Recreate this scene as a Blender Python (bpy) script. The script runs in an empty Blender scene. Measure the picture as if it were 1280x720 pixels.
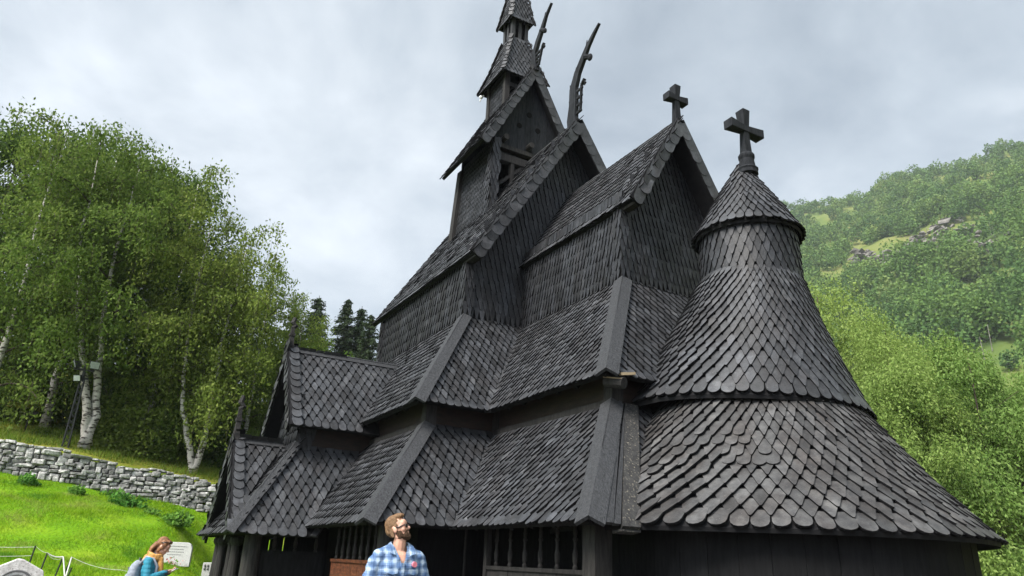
import bpy, bmesh, math, random
import numpy as np
from mathutils import Vector, Matrix
R = math.radians
V3 = Vector
rng = random.Random(11)
nrg = np.random.default_rng(5)
scene = bpy.context.scene
COL = scene.collection

# ------------------------------------------------------------------ helpers
class MB:
    """collects vertices and faces, then links them as one mesh object"""
    def __init__(s): s.v = []; s.f = []; s.m = []
    def add(s, vs, fs, m=0):
        b = len(s.v)
        s.v.extend([tuple(p) for p in vs])
        for f in fs: s.f.append([b + i for i in f]); s.m.append(m)
    def box(s, lo, hi, m=0):
        x0, y0, z0 = lo; x1, y1, z1 = hi
        s.add([(x0,y0,z0),(x1,y0,z0),(x1,y1,z0),(x0,y1,z0),(x0,y0,z1),(x1,y0,z1),(x1,y1,z1),(x0,y1,z1)],
              [(0,3,2,1),(4,5,6,7),(0,1,5,4),(1,2,6,5),(2,3,7,6),(3,0,4,7)], m)
    def beam(s, a, b, w, h, up=(0,0,1), m=0, taper=1.0):
        a = V3(a); b = V3(b); d = (b - a).normalized(); u = V3(up)
        sx = d.cross(u)
        if sx.length < 1e-4: sx = d.cross(V3((1,0,0)))
        sx.normalize(); sy = sx.cross(d).normalized()
        vs = []
        for p, k in ((a, 1.0), (b, taper)):
            for i, j in ((-1,-1),(1,-1),(1,1),(-1,1)): vs.append(p + sx*(i*w/2*k) + sy*(j*h/2*k))
        s.add(vs, [(0,1,2,3),(7,6,5,4),(0,4,5,1),(1,5,6,2),(2,6,7,3),(3,7,4,0)], m)
    def tube(s, pts, radii, n=8, m=0, cap=True):
        pts = [V3(p) for p in pts]; b = len(s.v); k = len(pts)
        prev = None
        for i, p in enumerate(pts):
            d = (pts[min(i+1, k-1)] - pts[max(i-1, 0)])
            d = d.normalized() if d.length > 1e-9 else V3((0,0,1))
            ref = V3((0,0,1)) if abs(d.z) < .92 else V3((1,0,0))
            if prev is not None:
                x = prev - d * prev.dot(d)
                x = x.normalized() if x.length > 1e-6 else d.cross(ref).normalized()
            else: x = d.cross(ref).normalized()
            prev = x; y = d.cross(x)
            r = radii[i] if hasattr(radii, '__len__') else radii
            for j in range(n):
                t = 2*math.pi*j/n
                s.v.append(tuple(p + x*(r*math.cos(t)) + y*(r*math.sin(t))))
        for i in range(k-1):
            for j in range(n):
                s.f.append([b+i*n+j, b+i*n+(j+1)%n, b+(i+1)*n+(j+1)%n, b+(i+1)*n+j]); s.m.append(m)
        if cap:
            s.f.append([b+j for j in range(n)][::-1]); s.m.append(m)
            s.f.append([b+(k-1)*n+j for j in range(n)]); s.m.append(m)
    def lathe(s, c, prof, n=16, m=0):
        s.tube_prof(c, prof, n, m)
    def tube_prof(s, c, prof, n=16, m=0):
        b = len(s.v); k = len(prof)
        for r, z in prof:
            for j in range(n):
                t = 2*math.pi*j/n; s.v.append((c[0]+r*math.cos(t), c[1]+r*math.sin(t), c[2]+z))
        for i in range(k-1):
            for j in range(n):
                s.f.append([b+i*n+j, b+i*n+(j+1)%n, b+(i+1)*n+(j+1)%n, b+(i+1)*n+j]); s.m.append(m)
        s.f.append([b+j for j in range(n)][::-1]); s.m.append(m)
        s.f.append([b+(k-1)*n+j for j in range(n)]); s.m.append(m)
    def slab(s, quad, th, m=0):
        """quad: planar polygon; thickened by th along minus its normal (Newell)"""
        q = [V3(p) for p in quad]; n = V3((0,0,0))
        for i in range(len(q)): n += q[i].cross(q[(i+1) % len(q)])
        n.normalize(); k = len(q)
        vs = q + [p - n*th for p in q]
        fs = [tuple(range(k)), tuple(range(2*k-1, k-1, -1))]
        for i in range(k): j = (i+1) % k; fs.append((i, k+i, k+j, j))
        s.add(vs, fs, m)
    def ell(s, c, r, rot=None, m=0, nu=14, nv=9):
        vs = []; fs = []
        M = rot if rot is not None else Matrix.Identity(3)
        for i in range(nv+1):
            ph = math.pi*i/nv
            for j in range(nu):
                t = 2*math.pi*j/nu
                p = V3((r[0]*math.sin(ph)*math.cos(t), r[1]*math.sin(ph)*math.sin(t), r[2]*math.cos(ph)))
                vs.append(V3(c) + M @ p)
        for i in range(nv):
            for j in range(nu):
                a, b2, c2, d = i*nu+j, (i+1)*nu+j, (i+1)*nu+(j+1)%nu, i*nu+(j+1)%nu
                if i == 0: fs.append((a, b2, c2))
                elif i == nv-1: fs.append((a, b2, d))
                else: fs.append((a, b2, c2, d))
        s.add(vs, fs, m)
    def cap(s, a, b, ra, rb, n=10, m=0):
        """capsule, tapered"""
        a = V3(a); b = V3(b); d = (b-a).normalized()
        pts = []; rr = []
        for t in (-.95, -.7, -.35, 0): pts.append(a + d*(ra*t)); rr.append(ra*math.sqrt(max(0, 1-t*t)))
        for t in (0, .35, .7, .95): pts.append(b + d*(rb*t)); rr.append(rb*math.sqrt(max(0, 1-t*t)))
        s.tube(pts, rr, n, m)
    def build(s, name, mats, parent=None, smooth=False, mesh_only=False):
        me = bpy.data.meshes.new(name)
        off = V3((0,0,0))
        M = None
        if parent is not None:
            bpy.context.view_layer.update()
            M = world_of(parent).inverted()
        vs = s.v if M is None else [tuple(M @ V3(p)) for p in s.v]
        me.from_pydata(vs, [], s.f)
        if not isinstance(mats, (list, tuple)): mats = [mats]
        for mt in mats: me.materials.append(mt)
        me.polygons.foreach_set('material_index', s.m)
        if smooth: me.polygons.foreach_set('use_smooth', [True]*len(s.f))
        me.update()
        if mesh_only: return me
        return link(name, me, parent)

def world_of(o):
    M = o.matrix_basis.copy(); p = o.parent
    while p is not None: M = p.matrix_basis @ M; p = p.parent
    return M
def link(name, me, parent=None):
    o = bpy.data.objects.new(name, me); COL.objects.link(o)
    if parent is not None: o.parent = parent
    return o
def tag(o, label=None, cat=None, group=None, kind=None):
    if label: o['label'] = label
    if cat: o['category'] = cat
    if group: o['group'] = group
    if kind: o['kind'] = kind
    return o
def thing(name, label, cat, loc=(0,0,0), rz=0, group=None):
    o = bpy.data.objects.new(name, None); COL.objects.link(o)
    o.location = loc; o.rotation_euler = (0,0,rz); o.empty_display_size = .3
    return tag(o, label, cat, group)
def quads_mesh(name, verts, mats, nper=4, attr=None):
    """bulk mesh of separate polygons with nper vertices each, numpy"""
    n = len(verts)//nper
    me = bpy.data.meshes.new(name)
    me.vertices.add(len(verts)); me.vertices.foreach_set('co', np.asarray(verts, np.float32).ravel())
    me.loops.add(n*nper); me.loops.foreach_set('vertex_index', np.arange(n*nper, dtype=np.int32))
    me.polygons.add(n); me.polygons.foreach_set('loop_start', np.arange(0, n*nper, nper, dtype=np.int32))
    try: me.polygons.foreach_set('loop_total', np.full(n, nper, np.int32))
    except Exception: pass
    if attr is not None:
        a = me.attributes.new('tone', 'FLOAT', 'POINT'); a.data.foreach_set('value', np.asarray(attr, np.float32))
    for m in (mats if isinstance(mats, (list, tuple)) else [mats]): me.materials.append(m)
    me.update(); me.validate()
    return me

# ------------------------------------------------------------------ materials
def nt(name):
    m = bpy.data.materials.new(name); m.use_nodes = True
    n = m.node_tree.nodes; l = m.node_tree.links
    return m, n, l, n['Principled BSDF']
def ramp(n, stops):
    r = n.new('ShaderNodeValToRGB'); e = r.color_ramp.elements
    while len(e) < len(stops): e.new(.5)
    for i, (p, c) in enumerate(stops): e[i].position = p; e[i].color = (*c, 1)
    return r
def coords(n, l, scale=(1,1,1)):
    t = n.new('ShaderNodeTexCoord'); mp = n.new('ShaderNodeMapping'); mp.inputs['Scale'].default_value = scale
    l.new(t.outputs['Object'], mp.inputs['Vector']); return mp.outputs['Vector']
def surface(name, c1, c2, rough=.7, scale=6, detail=5, bump=.3, bscale=None, stretch=(1,1,1), island=0., spec=.4, speck=None, c3=None, lo=.32, hi=.7, bdist=.02):
    m, n, l, b = nt(name)
    v = coords(n, l, stretch)
    t = n.new('ShaderNodeTexNoise'); t.inputs['Scale'].default_value = scale; t.inputs['Detail'].default_value = detail; t.inputs['Roughness'].default_value = .65
    l.new(v, t.inputs['Vector'])
    st = [(lo, c1), (hi, c2)] if c3 is None else [(lo, c1), ((lo+hi)/2, c3), (hi, c2)]
    r = ramp(n, st); l.new(t.outputs['Fac'], r.inputs['Fac']); col = r.outputs['Color']
    if speck:
        t3 = n.new('ShaderNodeTexNoise'); t3.inputs['Scale'].default_value = speck[1]; t3.inputs['Detail'].default_value = 3; l.new(v, t3.inputs['Vector'])
        mr = n.new('ShaderNodeMapRange'); mr.inputs['From Min'].default_value = speck[2]; mr.inputs['From Max'].default_value = speck[2]+.1; l.new(t3.outputs['Fac'], mr.inputs['Value'])
        mx = n.new('ShaderNodeMixRGB'); mx.inputs['Color2'].default_value = (*speck[0], 1); l.new(mr.outputs['Result'], mx.inputs['Fac']); l.new(col, mx.inputs['Color1']); col = mx.outputs['Color']
    if island:
        g = n.new('ShaderNodeNewGeometry'); mr = n.new('ShaderNodeMapRange')
        mr.inputs['To Min'].default_value = 1-island; mr.inputs['To Max'].default_value = 1+island
        l.new(g.outputs['Random Per Island'], mr.inputs['Value'])
        mx = n.new('ShaderNodeVectorMath'); mx.operation = 'SCALE'; l.new(col, mx.inputs[0]); l.new(mr.outputs['Result'], mx.inputs['Scale']); col = mx.outputs['Vector']
    l.new(col, b.inputs['Base Color'])
    b.inputs['Roughness'].default_value = rough; b.inputs['Specular IOR Level'].default_value = spec
    if bump:
        t2 = n.new('ShaderNodeTexNoise'); t2.inputs['Scale'].default_value = bscale or scale*4; t2.inputs['Detail'].default_value = 6; l.new(v, t2.inputs['Vector'])
        bp = n.new('ShaderNodeBump'); bp.inputs['Strength'].default_value = bump; bp.inputs['Distance'].default_value = bdist
        l.new(t2.outputs['Fac'], bp.inputs['Height']); l.new(bp.outputs['Normal'], b.inputs['Normal'])
    return m
def leafmat(name, cols, trans=.35, attr=False, rough=.85, patch=None):
    m, n, l, b = nt(name)
    if attr:
        g = n.new('ShaderNodeAttribute'); g.attribute_name = 'tone'; fac = g.outputs['Fac']
        g2 = n.new('ShaderNodeNewGeometry')
        ad = n.new('ShaderNodeMath'); ad.operation = 'MULTIPLY_ADD'; ad.inputs[1].default_value = .25; l.new(g2.outputs['Random Per Island'], ad.inputs[0]); l.new(fac, ad.inputs[2]); fac = ad.outputs[0]
    else:
        g = n.new('ShaderNodeNewGeometry'); fac = g.outputs['Random Per Island']
    k = len(cols)-1
    r = ramp(n, [(i/k, c) for i, c in enumerate(cols)]); l.new(fac, r.inputs['Fac'])
    if patch:
        tcp = n.new('ShaderNodeTexCoord'); np_ = n.new('ShaderNodeTexNoise'); np_.inputs['Scale'].default_value = patch[1]; np_.inputs['Detail'].default_value = 7; l.new(tcp.outputs['Object'], np_.inputs['Vector'])
        mp_ = n.new('ShaderNodeMapRange'); mp_.inputs['From Min'].default_value = .52; mp_.inputs['From Max'].default_value = .68; mp_.inputs['To Max'].default_value = .75; l.new(np_.outputs['Fac'], mp_.inputs['Value'])
        mq = n.new('ShaderNodeMixRGB'); mq.inputs['Color2'].default_value = (*patch[0], 1); l.new(mp_.outputs['Result'], mq.inputs['Fac']); l.new(r.outputs['Color'], mq.inputs['Color1']); r = mq
        md_ = n.new('ShaderNodeMapRange'); md_.inputs['From Min'].default_value = .46; md_.inputs['From Max'].default_value = .34; md_.inputs['To Max'].default_value = .7; l.new(np_.outputs['Fac'], md_.inputs['Value'])
        mq2 = n.new('ShaderNodeMixRGB'); mq2.inputs['Color2'].default_value = (*patch[2], 1); l.new(md_.outputs['Result'], mq2.inputs['Fac']); l.new(r.outputs['Color'], mq2.inputs['Color1']); r = mq2
    oi = n.new('ShaderNodeObjectInfo'); hs = n.new('ShaderNodeHueSaturation')
    h1 = n.new('ShaderNodeMapRange'); h1.inputs['To Min'].default_value = .496; h1.inputs['To Max'].default_value = .522; l.new(oi.outputs['Random'], h1.inputs['Value']); l.new(h1.outputs['Result'], hs.inputs['Hue'])
    h2 = n.new('ShaderNodeMapRange'); h2.inputs['To Min'].default_value = 1.12; h2.inputs['To Max'].default_value = .90; l.new(oi.outputs['Random'], h2.inputs['Value']); l.new(h2.outputs['Result'], hs.inputs['Value'])
    l.new(r.outputs['Color'], hs.inputs['Color']); r = hs
    l.new(r.outputs['Color'], b.inputs['Base Color']); b.inputs['Roughness'].default_value = rough; b.inputs['Specular IOR Level'].default_value = .15
    if trans:
        tr = n.new('ShaderNodeBsdfTranslucent'); l.new(r.outputs['Color'], tr.inputs['Color'])
        mx = n.new('ShaderNodeMixShader'); mx.inputs['Fac'].default_value = trans
        l.new(b.outputs['BSDF'], mx.inputs[1]); l.new(tr.outputs['BSDF'], mx.inputs[2]); l.new(mx.outputs['Shader'], n['Material Output'].inputs['Surface'])
    return m
def plain(name, c, rough=.6, spec=.4, metal=0.):
    return surface(name, tuple(x*.85 for x in c), tuple(min(1, x*1.12) for x in c), rough=rough, scale=14, bump=.1, spec=spec)

def shingle_mat(name, c1, c2, bleach, rough, spec, island, bscale):
    m, n, l, b = nt(name)
    v = coords(n, l)
    def noise(sc, det, vec=v):
        t = n.new('ShaderNodeTexNoise'); t.inputs['Scale'].default_value = sc; t.inputs['Detail'].default_value = det; t.inputs['Roughness'].default_value = .65; l.new(vec, t.inputs['Vector']); return t.outputs['Fac']
    r = ramp(n, [(.32, c1), (.70, c2)]); l.new(noise(8, 6), r.inputs['Fac']); col = r.outputs['Color']
    # long runs of brown-black tar and weather-bleached patches
    vs_ = coords(n, l, (1.6, 1.6, .35))
    st = n.new('ShaderNodeMapRange'); st.inputs['From Min'].default_value = .38; st.inputs['From Max'].default_value = .58; l.new(noise(1.5, 5, vs_), st.inputs['Value'])
    mx = n.new('ShaderNodeMixRGB'); mx.blend_type = 'MULTIPLY'; mx.inputs['Color2'].default_value = (.62, .56, .53, 1)
    inv = n.new('ShaderNodeMath'); inv.operation = 'SUBTRACT'; inv.inputs[0].default_value = 1; l.new(st.outputs['Result'], inv.inputs[1]); l.new(inv.outputs[0], mx.inputs['Fac']); l.new(col, mx.inputs['Color1']); col = mx.outputs['Color']
    bp_ = n.new('ShaderNodeMapRange'); bp_.inputs['From Min'].default_value = .56; bp_.inputs['From Max'].default_value = .78; bp_.inputs['To Max'].default_value = .55; l.new(noise(2.2, 8), bp_.inputs['Value'])
    m2 = n.new('ShaderNodeMixRGB'); m2.inputs['Color2'].default_value = (*bleach, 1); l.new(bp_.outputs['Result'], m2.inputs['Fac']); l.new(col, m2.inputs['Color1']); col = m2.outputs['Color']
    sk_ = n.new('ShaderNodeMapRange'); sk_.inputs['From Min'].default_value = .64; sk_.inputs['From Max'].default_value = .74; sk_.inputs['To Max'].default_value = .8; l.new(noise(46, 3), sk_.inputs['Value'])
    m3 = n.new('ShaderNodeMixRGB'); m3.inputs['Color2'].default_value = (.17,.165,.155,1); l.new(sk_.outputs['Result'], m3.inputs['Fac']); l.new(col, m3.inputs['Color1']); col = m3.outputs['Color']
    g = n.new('ShaderNodeNewGeometry'); mr = n.new('ShaderNodeMapRange'); mr.inputs['To Min'].default_value = 1-island; mr.inputs['To Max'].default_value = 1+island; l.new(g.outputs['Random Per Island'], mr.inputs['Value'])
    sc = n.new('ShaderNodeVectorMath'); sc.operation = 'SCALE'; l.new(col, sc.inputs[0]); l.new(mr.outputs['Result'], sc.inputs['Scale'])
    l.new(sc.outputs['Vector'], b.inputs['Base Color'])
    rr = n.new('ShaderNodeMapRange'); rr.inputs['To Min'].default_value = rough-.10; rr.inputs['To Max'].default_value = rough+.14; l.new(noise(14, 4), rr.inputs['Value']); l.new(rr.outputs['Result'], b.inputs['Roughness'])
    b.inputs['Specular IOR Level'].default_value = spec
    bb = n.new('ShaderNodeBump'); bb.inputs['Strength'].default_value = .7; bb.inputs['Distance'].default_value = .012; l.new(noise(bscale, 6), bb.inputs['Height']); l.new(bb.outputs['Normal'], b.inputs['Normal'])
    return m
M = {}
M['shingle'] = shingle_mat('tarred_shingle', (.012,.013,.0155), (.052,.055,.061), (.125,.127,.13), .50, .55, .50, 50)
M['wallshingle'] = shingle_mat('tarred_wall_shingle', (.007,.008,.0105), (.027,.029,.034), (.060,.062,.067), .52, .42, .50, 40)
M['worn'] = shingle_mat('weathered_apse_shingle', (.024,.024,.025), (.082,.081,.080), (.17,.165,.155), .56, .5, .40, 50)
M['edge'] = surface('edge_gap_shade', (.003,.003,.0035), (.009,.009,.010), rough=.7, scale=12, bump=.3, spec=.15)  # tarred shingle sides, near-black with the shade of the gaps painted in
M['deck'] = surface('tarred_deck', (.007,.007,.008), (.016,.016,.017), rough=.8, scale=5, bump=.3, spec=.12)
M['board'] = surface('weathered_board', (.009,.0095,.011), (.046,.048,.052), rough=.62, scale=5, stretch=(7,7,1.0), bump=.9, bscale=9, spec=.35, speck=((.12,.112,.10), 14, .66), island=.28)
M['plank'] = surface('black_plank', (.005,.005,.0055), (.014,.014,.015), rough=.8, scale=5, stretch=(4,4,.6), bump=.6, bscale=24, island=.35, spec=.12, bdist=.01)
M['brown'] = surface('brown_plank', (.009,.006,.005), (.028,.016,.011), rough=.7, scale=4, stretch=(1,1,4), bump=.3, spec=.3)
M['orange'] = surface('rust_plank', (.045,.017,.009), (.17,.058,.026), rough=.75, scale=7, stretch=(1,1,3), bump=.4, spec=.2, c3=(.09,.032,.015))
M['post'] = surface('old_post', (.012,.0115,.0115), (.040,.037,.035), rough=.72, scale=4, stretch=(5,5,.7), bump=.6, bscale=18, spec=.2)
M['speckled'] = surface('lichen_board', (.018,.018,.019), (.05,.049,.047), rough=.8, scale=10, bump=.5, spec=.25, speck=((.20,.18,.145), 30, .60))
M['yellowwood'] = surface('pale_split_wood', (.20,.15,.09), (.38,.30,.19), rough=.7, scale=8, bump=.3)
M['gable'] = surface('dark_gable_board', (.008,.009,.011), (.026,.028,.032), rough=.8, scale=5, stretch=(4,4,.7), bump=.7, bscale=16, island=.25, spec=.12)
M['black'] = plain('black_hole', (.004,.004,.004), .9, .1)
M['stone'] = surface('grey_field_stone', (.13,.13,.125), (.47,.46,.44), rough=.9, scale=5, bump=.7, bscale=16, island=.45, spec=.2, speck=((.60,.59,.56), 9, .58), bdist=.03)
M['stonegap'] = surface('wall_core', (.02,.019,.017), (.06,.055,.048), rough=.95, scale=6, bump=.5, spec=.1)
M['granite'] = surface('pale_granite', (.40,.40,.39), (.62,.61,.59), rough=.8, scale=40, bump=.2, spec=.3, speck=((.22,.22,.22), 60, .62))
M['oldgranite'] = surface('white_lichen_granite', (.42,.40,.38), (.74,.72,.70), rough=.9, scale=24, bump=.5, spec=.2, speck=((.16,.14,.13), 42, .63))
M['engraving'] = plain('engraving', (.13,.13,.13), .8)
M['bark'] = surface('birch_bark', (.36,.34,.31), (.54,.52,.48), rough=.75, scale=3, stretch=(1,1,3.2), bump=.3, bscale=10, spec=.2, speck=((.045,.038,.032), 4.2, .51))
M['darkbark'] = surface('dark_bark', (.03,.024,.018), (.09,.072,.055), rough=.9, scale=6, stretch=(2,2,.6), bump=.6, spec=.15)
M['leafbirch'] = leafmat('birch_leaves', [(.080,.122,.020),(.115,.167,.029),(.15,.205,.040),(.19,.235,.055)], .45)
M['leafdark'] = leafmat('woodland_leaves', [(.045,.078,.015),(.070,.112,.021),(.10,.145,.030)], .3)
M['leafbright'] = leafmat('bright_leaves', [(.125,.190,.042),(.175,.255,.058),(.225,.31,.078),(.27,.345,.105)], .40)
M['leafmid'] = leafmat('mid_leaves', [(.06,.11,.016),(.09,.145,.022),(.125,.175,.035)], .35)
M['needle'] = leafmat('spruce_needles', [(.018,.032,.014),(.030,.048,.020),(.045,.062,.026)], .12)
M['wood'] = leafmat('hillside_leaves', [(.062,.115,.036),(.092,.155,.044),(.128,.20,.052),(.17,.235,.062),(.21,.255,.08)], .3, attr=True)
M['grass'] = leafmat('grass_blades', [(.13,.25,.005),(.20,.33,.007),(.26,.38,.012),(.32,.38,.03)], .35, patch=((.33,.33,.10), .75, (.075,.19,.02)))
M['meadow'] = leafmat('meadow_blades', [(.16,.20,.03),(.25,.25,.05),(.33,.29,.08)], .3)
M['verge'] = leafmat('verge_blades', [(.12,.20,.02),(.20,.27,.03),(.30,.30,.06)], .35)
M['weed'] = leafmat('weed_leaves', [(.08,.19,.03),(.12,.25,.04),(.16,.29,.055)], .35)
M['metal'] = plain('dark_metal', (.02,.022,.022), .5)
M['lampglass'] = plain('floodlight_glass', (.45,.48,.50), .2, .6)
M['greenpost'] = plain('dark_green_post', (.015,.022,.015), .6)
M['rope'] = plain('pale_rope', (.62,.62,.56), .8)
M['skin'] = surface('skin', (.50,.27,.19), (.62,.36,.26), rough=.5, scale=9, bump=.08, spec=.4)
M['hairblond'] = surface('blond_hair', (.085,.043,.019), (.24,.135,.06), rough=.5, scale=10, stretch=(8,1.2,8), bump=.5, spec=.4)
M['hairbrown'] = surface('auburn_hair', (.09,.035,.015), (.32,.15,.06), rough=.5, scale=9, stretch=(8,2,1.5), bump=.5, spec=.4)
M['beard'] = surface('brown_beard', (.035,.02,.012), (.10,.055,.03), rough=.7, scale=60, bump=.8, spec=.2)
M['shades'] = plain('dark_glasses', (.006,.005,.005), .2, .6)
M['teal'] = surface('teal_jacket', (.012,.13,.20), (.03,.24,.33), rough=.7, scale=14, bump=.3, spec=.3)
M['scarf'] = surface('mustard_scarf', (.42,.20,.05), (.62,.36,.13), rough=.9, scale=18, bump=.5, spec=.2)
M['pack'] = surface('grey_backpack', (.16,.18,.22), (.30,.33,.38), rough=.8, scale=30, bump=.3, spec=.3)
M['packdark'] = plain('backpack_trim', (.06,.07,.09), .8)
M['denim'] = surface('dark_denim', (.02,.03,.06), (.05,.065,.11), rough=.8, scale=30, bump=.2)
M['shoe'] = plain('brown_shoe', (.06,.04,.03), .6)
M['pink'] = plain('pink_badge', (.75,.22,.28), .4)
M['white'] = plain('white_plastic', (.78,.78,.77), .4)
M['flower'] = leafmat('pink_flowers', [(.45,.05,.08),(.6,.15,.2),(.25,.12,.1)], .2)
M['cliff'] = surface('bare_rock', (.10,.095,.085), (.27,.25,.23), rough=.95, scale=.25, bump=.8, bscale=.9, spec=.15, bdist=.6)

def plaid():
    m, n, l, b = nt('blue_plaid_cloth')
    t = n.new('ShaderNodeTexCoord'); sp = n.new('ShaderNodeSeparateXYZ'); l.new(t.outputs['Object'], sp.inputs[0])
    def band(out, freq, ph, width):
        a = n.new('ShaderNodeMath'); a.operation = 'MULTIPLY_ADD'; a.inputs[1].default_value = freq; a.inputs[2].default_value = ph; l.new(out, a.inputs[0])
        f = n.new('ShaderNodeMath'); f.operation = 'FRACT'; l.new(a.outputs[0], f.inputs[0])
        c = n.new('ShaderNodeMath'); c.operation = 'COMPARE'; c.inputs[1].default_value = .5; c.inputs[2].default_value = width; l.new(f.outputs[0], c.inputs[0])
        return c.outputs[0]
    col = None
    base = n.new('ShaderNodeRGB'); base.outputs[0].default_value = (.27,.36,.47,1); col = base.outputs[0]
    for out, fr, ph, w, c, fac in ((sp.outputs['X'], 12.5, .0, .27, (.06,.12,.25), .62), (sp.outputs['Z'], 12.5, .2, .27, (.06,.12,.25), .62),
                                   (sp.outputs['X'], 12.5, .5, .04, (.55,.61,.67), .32), (sp.outputs['Z'], 12.5, .7, .04, (.55,.61,.67), .32),
                                   (sp.outputs['X'], 12.5, .05, .03, (.03,.06,.16), .7), (sp.outputs['Z'], 12.5, .25, .03, (.03,.06,.16), .7)):
        k = band(out, fr, ph, w)
        mu = n.new('ShaderNodeMath'); mu.operation = 'MULTIPLY'; mu.inputs[1].default_value = fac; l.new(k, mu.inputs[0])
        mx = n.new('ShaderNodeMixRGB'); mx.inputs['Color2'].default_value = (*c, 1); l.new(mu.outputs[0], mx.inputs['Fac']); l.new(col, mx.inputs['Color1']); col = mx.outputs['Color']
    l.new(col, b.inputs['Base Color']); b.inputs['Roughness'].default_value = .85; b.inputs['Specular IOR Level'].default_value = .2
    tn = n.new('ShaderNodeTexNoise'); tn.inputs['Scale'].default_value = 14; l.new(t.outputs['Object'], tn.inputs['Vector'])
    bp = n.new('ShaderNodeBump'); bp.inputs['Strength'].default_value = .5; bp.inputs['Distance'].default_value = .03; l.new(tn.outputs['Fac'], bp.inputs['Height']); l.new(bp.outputs['Normal'], b.inputs['Normal'])
    return m
M['plaid'] = plaid()

# ------------------------------------------------------------------ camera
cam = bpy.data.cameras.new('camera'); co = bpy.data.objects.new('camera', cam); COL.objects.link(co)
yw, pt, rl = R(60.981), R(20.961), R(2.451)
fw = V3((-math.sin(yw)*math.cos(pt), math.cos(yw)*math.cos(pt), math.sin(pt)))
rt = V3((math.cos(yw), math.sin(yw), 0)); up = rt.cross(fw)
r2 = rt*math.cos(rl) + up*math.sin(rl); u2 = -rt*math.sin(rl) + up*math.cos(rl)
CAM = V3((14.038, -10.225, 1.613))
mw = Matrix((( r2.x, u2.x, -fw.x, CAM.x), (r2.y, u2.y, -fw.y, CAM.y), (r2.z, u2.z, -fw.z, CAM.z), (0,0,0,1)))
co.matrix_world = mw
cam.sensor_width = 36; cam.lens = 899.948/1280*36; cam.clip_start = .1; cam.clip_end = 6000
scene.camera = co

# ------------------------------------------------------------------ light
EXPOSURE = 1.75
w = bpy.data.worlds.new('World'); scene.world = w; w.use_nodes = True
wn = w.node_tree.nodes; wl = w.node_tree.links; bg = wn['Background']
SUN_EL, SUN_AZ = R(46), R(160)          # azimuth clockwise from north: south-south-east
sky = wn.new('ShaderNodeTexSky'); sky.sky_type = 'NISHITA'; sky.sun_disc = False; sky.sun_elevation = SUN_EL; sky.sun_rotation = SUN_AZ
tc = wn.new('ShaderNodeTexCoord'); sp = wn.new('ShaderNodeSeparateXYZ'); wl.new(tc.outputs['Generated'], sp.inputs[0])
zz = wn.new('ShaderNodeMath'); zz.operation = 'ADD'; zz.inputs[1].default_value = .35; wl.new(sp.outputs['Z'], zz.inputs[0])
zm = wn.new('ShaderNodeMath'); zm.operation = 'MAXIMUM'; zm.inputs[1].default_value = .1; wl.new(zz.outputs[0], zm.inputs[0])
dv = wn.new('ShaderNodeVectorMath'); dv.operation = 'DIVIDE'
cb = wn.new('ShaderNodeCombineXYZ'); wl.new(zm.outputs[0], cb.inputs[0]); wl.new(zm.outputs[0], cb.inputs[1]); cb.inputs[2].default_value = 1
wl.new(tc.outputs['Generated'], dv.inputs[0]); wl.new(cb.outputs[0], dv.inputs[1])
def wnoise(scale, detail, off, dist=0.):
    mp = wn.new('ShaderNodeMapping'); mp.inputs['Location'].default_value = off; mp.inputs['Scale'].default_value = (1,1,.35); wl.new(dv.outputs[0], mp.inputs['Vector'])
    t = wn.new('ShaderNodeTexNoise'); t.inputs['Scale'].default_value = scale; t.inputs['Detail'].default_value = detail; t.inputs['Roughness'].default_value = .55; t.inputs['Distortion'].default_value = dist
    wl.new(mp.outputs[0], t.inputs['Vector']); return t.outputs['Fac']
CL = 1.06
n1 = wnoise(2.4, 7, (3.1, 1.7, .4), .35)
cr = ramp(wn, [(.31, (1.16*CL, 1.34*CL, 1.50*CL)), (.46, (1.70*CL, 1.90*CL, 2.06*CL)), (.57, (2.25*CL, 2.42*CL, 2.56*CL)), (.70, (2.95*CL, 3.1*CL, 3.25*CL))])
wl.new(n1, cr.inputs['Fac'])
mx = wn.new('ShaderNodeMixRGB'); mx.inputs['Fac'].default_value = .9; wl.new(sky.outputs[0], mx.inputs['Color1']); wl.new(cr.outputs['Color'], mx.inputs['Color2'])
# the cloud deck is brightest round the hidden sun
sdir = (math.sin(SUN_AZ)*math.cos(SUN_EL), math.cos(SUN_AZ)*math.cos(SUN_EL), math.sin(SUN_EL))
dp = wn.new('ShaderNodeVectorMath'); dp.operation = 'DOT_PRODUCT'; dp.inputs[1].default_value = sdir; wl.new(tc.outputs['Generated'], dp.inputs[0])
gl = wn.new('ShaderNodeMapRange'); gl.interpolation_type = 'SMOOTHSTEP'; gl.inputs['From Min'].default_value = .45; gl.inputs['From Max'].default_value = 1.0; gl.inputs['To Min'].default_value = 1.0; gl.inputs['To Max'].default_value = 2.6
wl.new(dp.outputs['Value'], gl.inputs['Value'])
sc_ = wn.new('ShaderNodeVectorMath'); sc_.operation = 'SCALE'; wl.new(mx.outputs['Color'], sc_.inputs[0]); wl.new(gl.outputs['Result'], sc_.inputs['Scale'])
wl.new(sc_.outputs['Vector'], bg.inputs['Color']); bg.inputs['Strength'].default_value = .1
sun = bpy.data.lights.new('sun', 'SUN'); sun.energy = 2.2; sun.angle = R(24); sun.color = (1, .95, .88)
so = bpy.data.objects.new('sun', sun); COL.objects.link(so)
sd = V3((math.sin(SUN_AZ)*math.cos(SUN_EL), math.cos(SUN_AZ)*math.cos(SUN_EL), math.sin(SUN_EL)))
so.rotation_euler = (-sd).to_track_quat('-Z', 'Y').to_euler()
vs = scene.view_settings; vs.view_transform = 'Standard'; vs.look = 'None'; vs.gamma = 1; vs.exposure = EXPOSURE
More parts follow.
